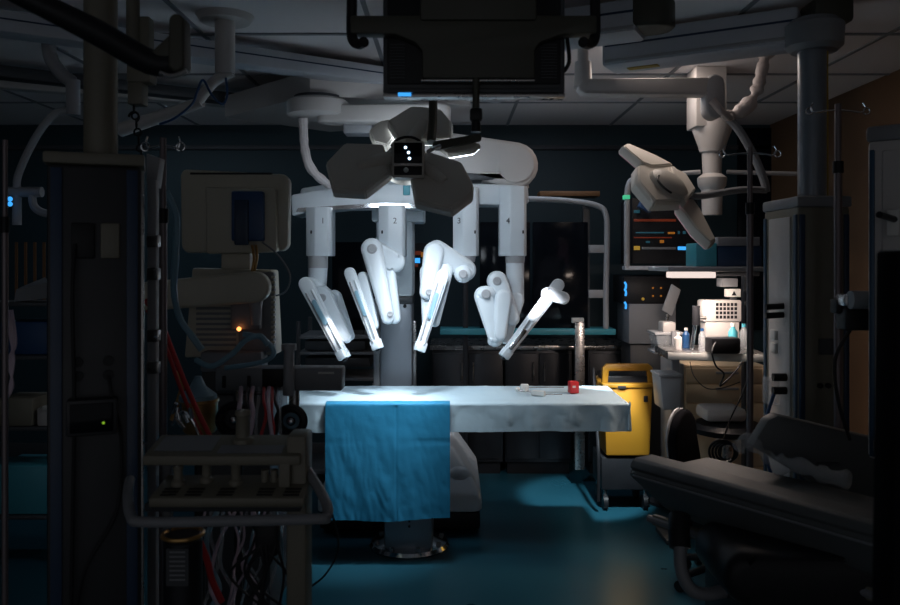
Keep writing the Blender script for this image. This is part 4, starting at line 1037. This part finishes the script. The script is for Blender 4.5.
MB().box((-.03,.02,.82),(.24,.22,.08),.03).build('cover','offw',o,True,label='pale folded cover lying on the seat')
o = thing('cable_coil','coil of black cable hanging on the thin infusion pole','cable',P(722,450,3.6))
for k in range(4): MB().ring(P(722+k*2,452,3.6+.01*k),.055-.005*k,.006,(0.2,1,.1)).build('loop','black',o)

# ------------------------------------------------------------ grey couch at lower right foreground
r = thing('transport_couch', 'long dark grey padded couch with side rail, lower right foreground', 'couch', V(1.2,2.6,0))
A0 = P(632,460,3.05); A1 = V(1.45, 1.95, A0.z)
def zoff(p, dz, dx=0): return V(p.x+dx,p.y,p.z+dz)
d = (A1-A0).normalized(); n_ = V(-d.y,d.x,0)  # points to the rear-right
if n_.y < 0: n_ = -n_
prof = [(0,0),(.02,.008),(.11,.008),(.13,-.01),(.13,-.19),(.08,-.19),(.03,-.15),(-.012,-.055),(-.012,-.045),(-.002,-.035),(-.012,-.025)]
b = MB(); b.prism([A0+n_*u+V(0,0,w) for u,w in prof], A1-A0, .004)
for v in b.bm.verts:   # round the foot end
    s_ = (v.co-A0).dot(d)
    if s_ < .12 and v.co.z < A0.z-.06: v.co += d*(.16*(A0.z-.06-v.co.z)/.12)
cb = b.build('couch_pad','bolster',r)
MB().tube([A0+n_*-.016+V(0,0,-.052)+d*.02, A1+n_*-.016+V(0,0,-.052)], .004, sm=1).build('piping','grey',cb)
MB().tube([A0+n_*.06+V(0,0,-.225)+d*.03, A1+n_*.06+V(0,0,-.225)], .014, 10, 1).build('side_rail','grey',r)
b = MB(); b.prism([A0+n_*u+V(0,0,w)+d*.05 for u,w in ((.055,-.205),(.075,-.205),(.075,-.245),(.055,-.245))], (A1-A0)*.92, .003); b.build('rail_bar','console',r)
for t in (.12,.42,.75):
    p = A0.lerp(A1,t)+n_*.06
    MB().box(p+V(0,0,-.205),(.045,.04,.06),.006,Matrix.Rotation(math.atan2(d.y,d.x),3,'Z')).build('rail_clamp','black',r)
MB().tube([P(678,528,2.75),P(680,545,2.72),P(681,568,2.7),P(690,588,2.68),P(706,594,2.68),P(730,590,2.7)],.022,12).build('curved_bracket','grey',r)
MB().tube([P(680,515,2.78),P(679,530,2.75),P(680,548,2.72)],.036,12).build('bracket_grip','black',r)
MB().span(P(725,0,2.7).x,P(860,0,2.7).x,2.5,2.95,.30,P(0,560,2.6).z,.04).build('pedestal','black',r)
MB().link(P(735,560,2.65),P(860,575,2.5),.09,.11,V(0,.35,0),.04).build('pedestal_cowl','black',r)
MB().span(.85,1.75,2.35,3.0,.06,.30,.05).build('base','dgrey',r)
for x in (.95,1.65):
    for y in (2.42,2.93): MB().rod((x-.02,y,.045),(x+.02,y,.045),.045).build('caster','black',r)
# raised headrest panel
b = MB(); b.prism([P(x,y,3.0) for x,y in [(752,446),(768,420),(778,415),(890,442),(905,508),(820,488)]],(0,.07,0),.012); b.build('backrest_panel','bolster',r)
MB().pbox(818,463,840,466,2.985,.01,.001).build('panel_print','dgrey',r)
b = MB(); b.prism([A0+n_*u+V(0,0,w)+d*.02 for u,w in ((.135,-.04),(.42,-.04),(.42,-.14),(.135,-.14))],(A1-A0)*.95,.01); b.build('mattress','bolster',r)
MB().tube([P(738,448,3.0),P(748,440,3.02),P(762,452,3.0),P(778,464,2.95),P(800,466,2.9),P(828,476,2.8),P(850,480,2.75)],.028,12,8,lump=1.0).build('plastic_wrap','plastic',r,label='crumpled clear plastic wrap')

# dark post at far right edge
r = thing('door_post', 'very dark blurred upright at the right edge, nearest to the viewer', 'post', V(.70,1.1,0))
MB().prism([V(P(897,0,1.15).x,1.15,P(0,250,1.15).z),V(P(930,0,1.15).x,1.15,P(0,250,1.15).z),V(P(930,0,1.15).x,1.15,.02),V(P(882,0,1.15).x,1.15,.02)],(0,.06,0),.006).build('upright','matte',r)
MB().span(.58,.85,1.05,1.35,0,.02,.004).build('foot','matte',r)

# ------------------------------------------------------------ lights
def light(name, kind, loc, energy, col=(1,1,1), target=None, size=.1, spot=60, blend=.4, shape=None, sy=None):
    l = bpy.data.lights.new(name, kind); l.energy = energy; l.color = col
    if kind == 'AREA':
        l.size = size
        if sy: l.shape = 'RECTANGLE'; l.size_y = sy
    else: l.shadow_soft_size = size
    if kind == 'SPOT': l.spot_size = math.radians(spot); l.spot_blend = blend
    o = bpy.data.objects.new(name, l); COL.objects.link(o); o.location = loc
    if target is not None: o.rotation_euler = (Vector(target)-Vector(loc)).to_track_quat('-Z','Y').to_euler()
    return o
for c_, tg in zip(pl[:3], ((.05,4.8,1.1), (-.25,4.8,1.1), (-.1,4.8,1.0))):
    light('lamp_beam', 'SPOT', c_+NL*.06, 36, (.82,.92,1), tg, .08, 62, 1)
light('lamp_beam', 'SPOT', pl[1]+NL*.06, 600, (.95,.95,1), P(543,306,4.66), .03, 11, .9)  # extra narrow spot added to overexpose the fourth instrument
light('lamp_beam', 'SPOT', pl[0]+NL*.06, 150, (.95,.95,1), P(335,335,4.7), .03, 9, .9)  # extra narrow spot added to brighten the first instrument
light('lamp_beam', 'SPOT', pl[2]+NL*.06, 230, (.85,.93,1), (-.42,4.55,.86), .10, 34, .9)
light('floor_patch_spot', 'SPOT', q1+N2*.12, 330, (.8,.95,1), (.98,5.75,0), .05, 24, .4)  # spot added at the dim lamp to make the pale floor patch
light('shelf_glow', 'AREA', P(694,281,YWK-.07), 10, (1,.80,.68), P(705,400,YWK+.05), .3, sy=.12)
light('ceiling_fill', 'AREA', (.6,5.9,H-.05), 4.5, (.75,.85,1), (.6,5.9,0), 1.2, sy=.3)  # added fill without a fixture, lifts the rear of the room
light('ceiling_fill', 'AREA', (1.2,4.72,H-.03), 5.5, (1,.84,.74), (1.6,4.5,.9), .6, sy=.3)  # added warm fill without a fixture, for drawers, bin and column side
light('ceiling_fill', 'AREA', (-2.4,6.0,H-.05), 3, (.7,.85,1), (-2.4,6.0,0), 1.2, sy=.3)  # added fill without a fixture, lifts the left rear

w = bpy.data.worlds.new('World'); S.world = w; w.use_nodes = True
bg = w.node_tree.nodes['Background']; bg.inputs['Color'].default_value = (.92,.94,1,1); bg.inputs['Strength'].default_value = .18

# ------------------------------------------------------------ camera
cd = bpy.data.cameras.new('Camera'); cam = bpy.data.objects.new('Camera', cd); COL.objects.link(cam)
cam.location = (0,0,CAMZ); cam.rotation_euler = (PI/2,0,0)
cd.sensor_width = 36; cd.lens = F/900*36; cd.shift_y = -(302.5-CY)/900; cd.clip_start = .05
cd.dof.use_dof = True; cd.dof.focus_distance = 4.8; cd.dof.aperture_fstop = 4.5
S.camera = cam
S.view_settings.view_transform = 'Standard'; S.view_settings.look = 'None'; S.view_settings.gamma = 1
S.view_settings.exposure = 0; S.view_settings.use_curve_mapping = False
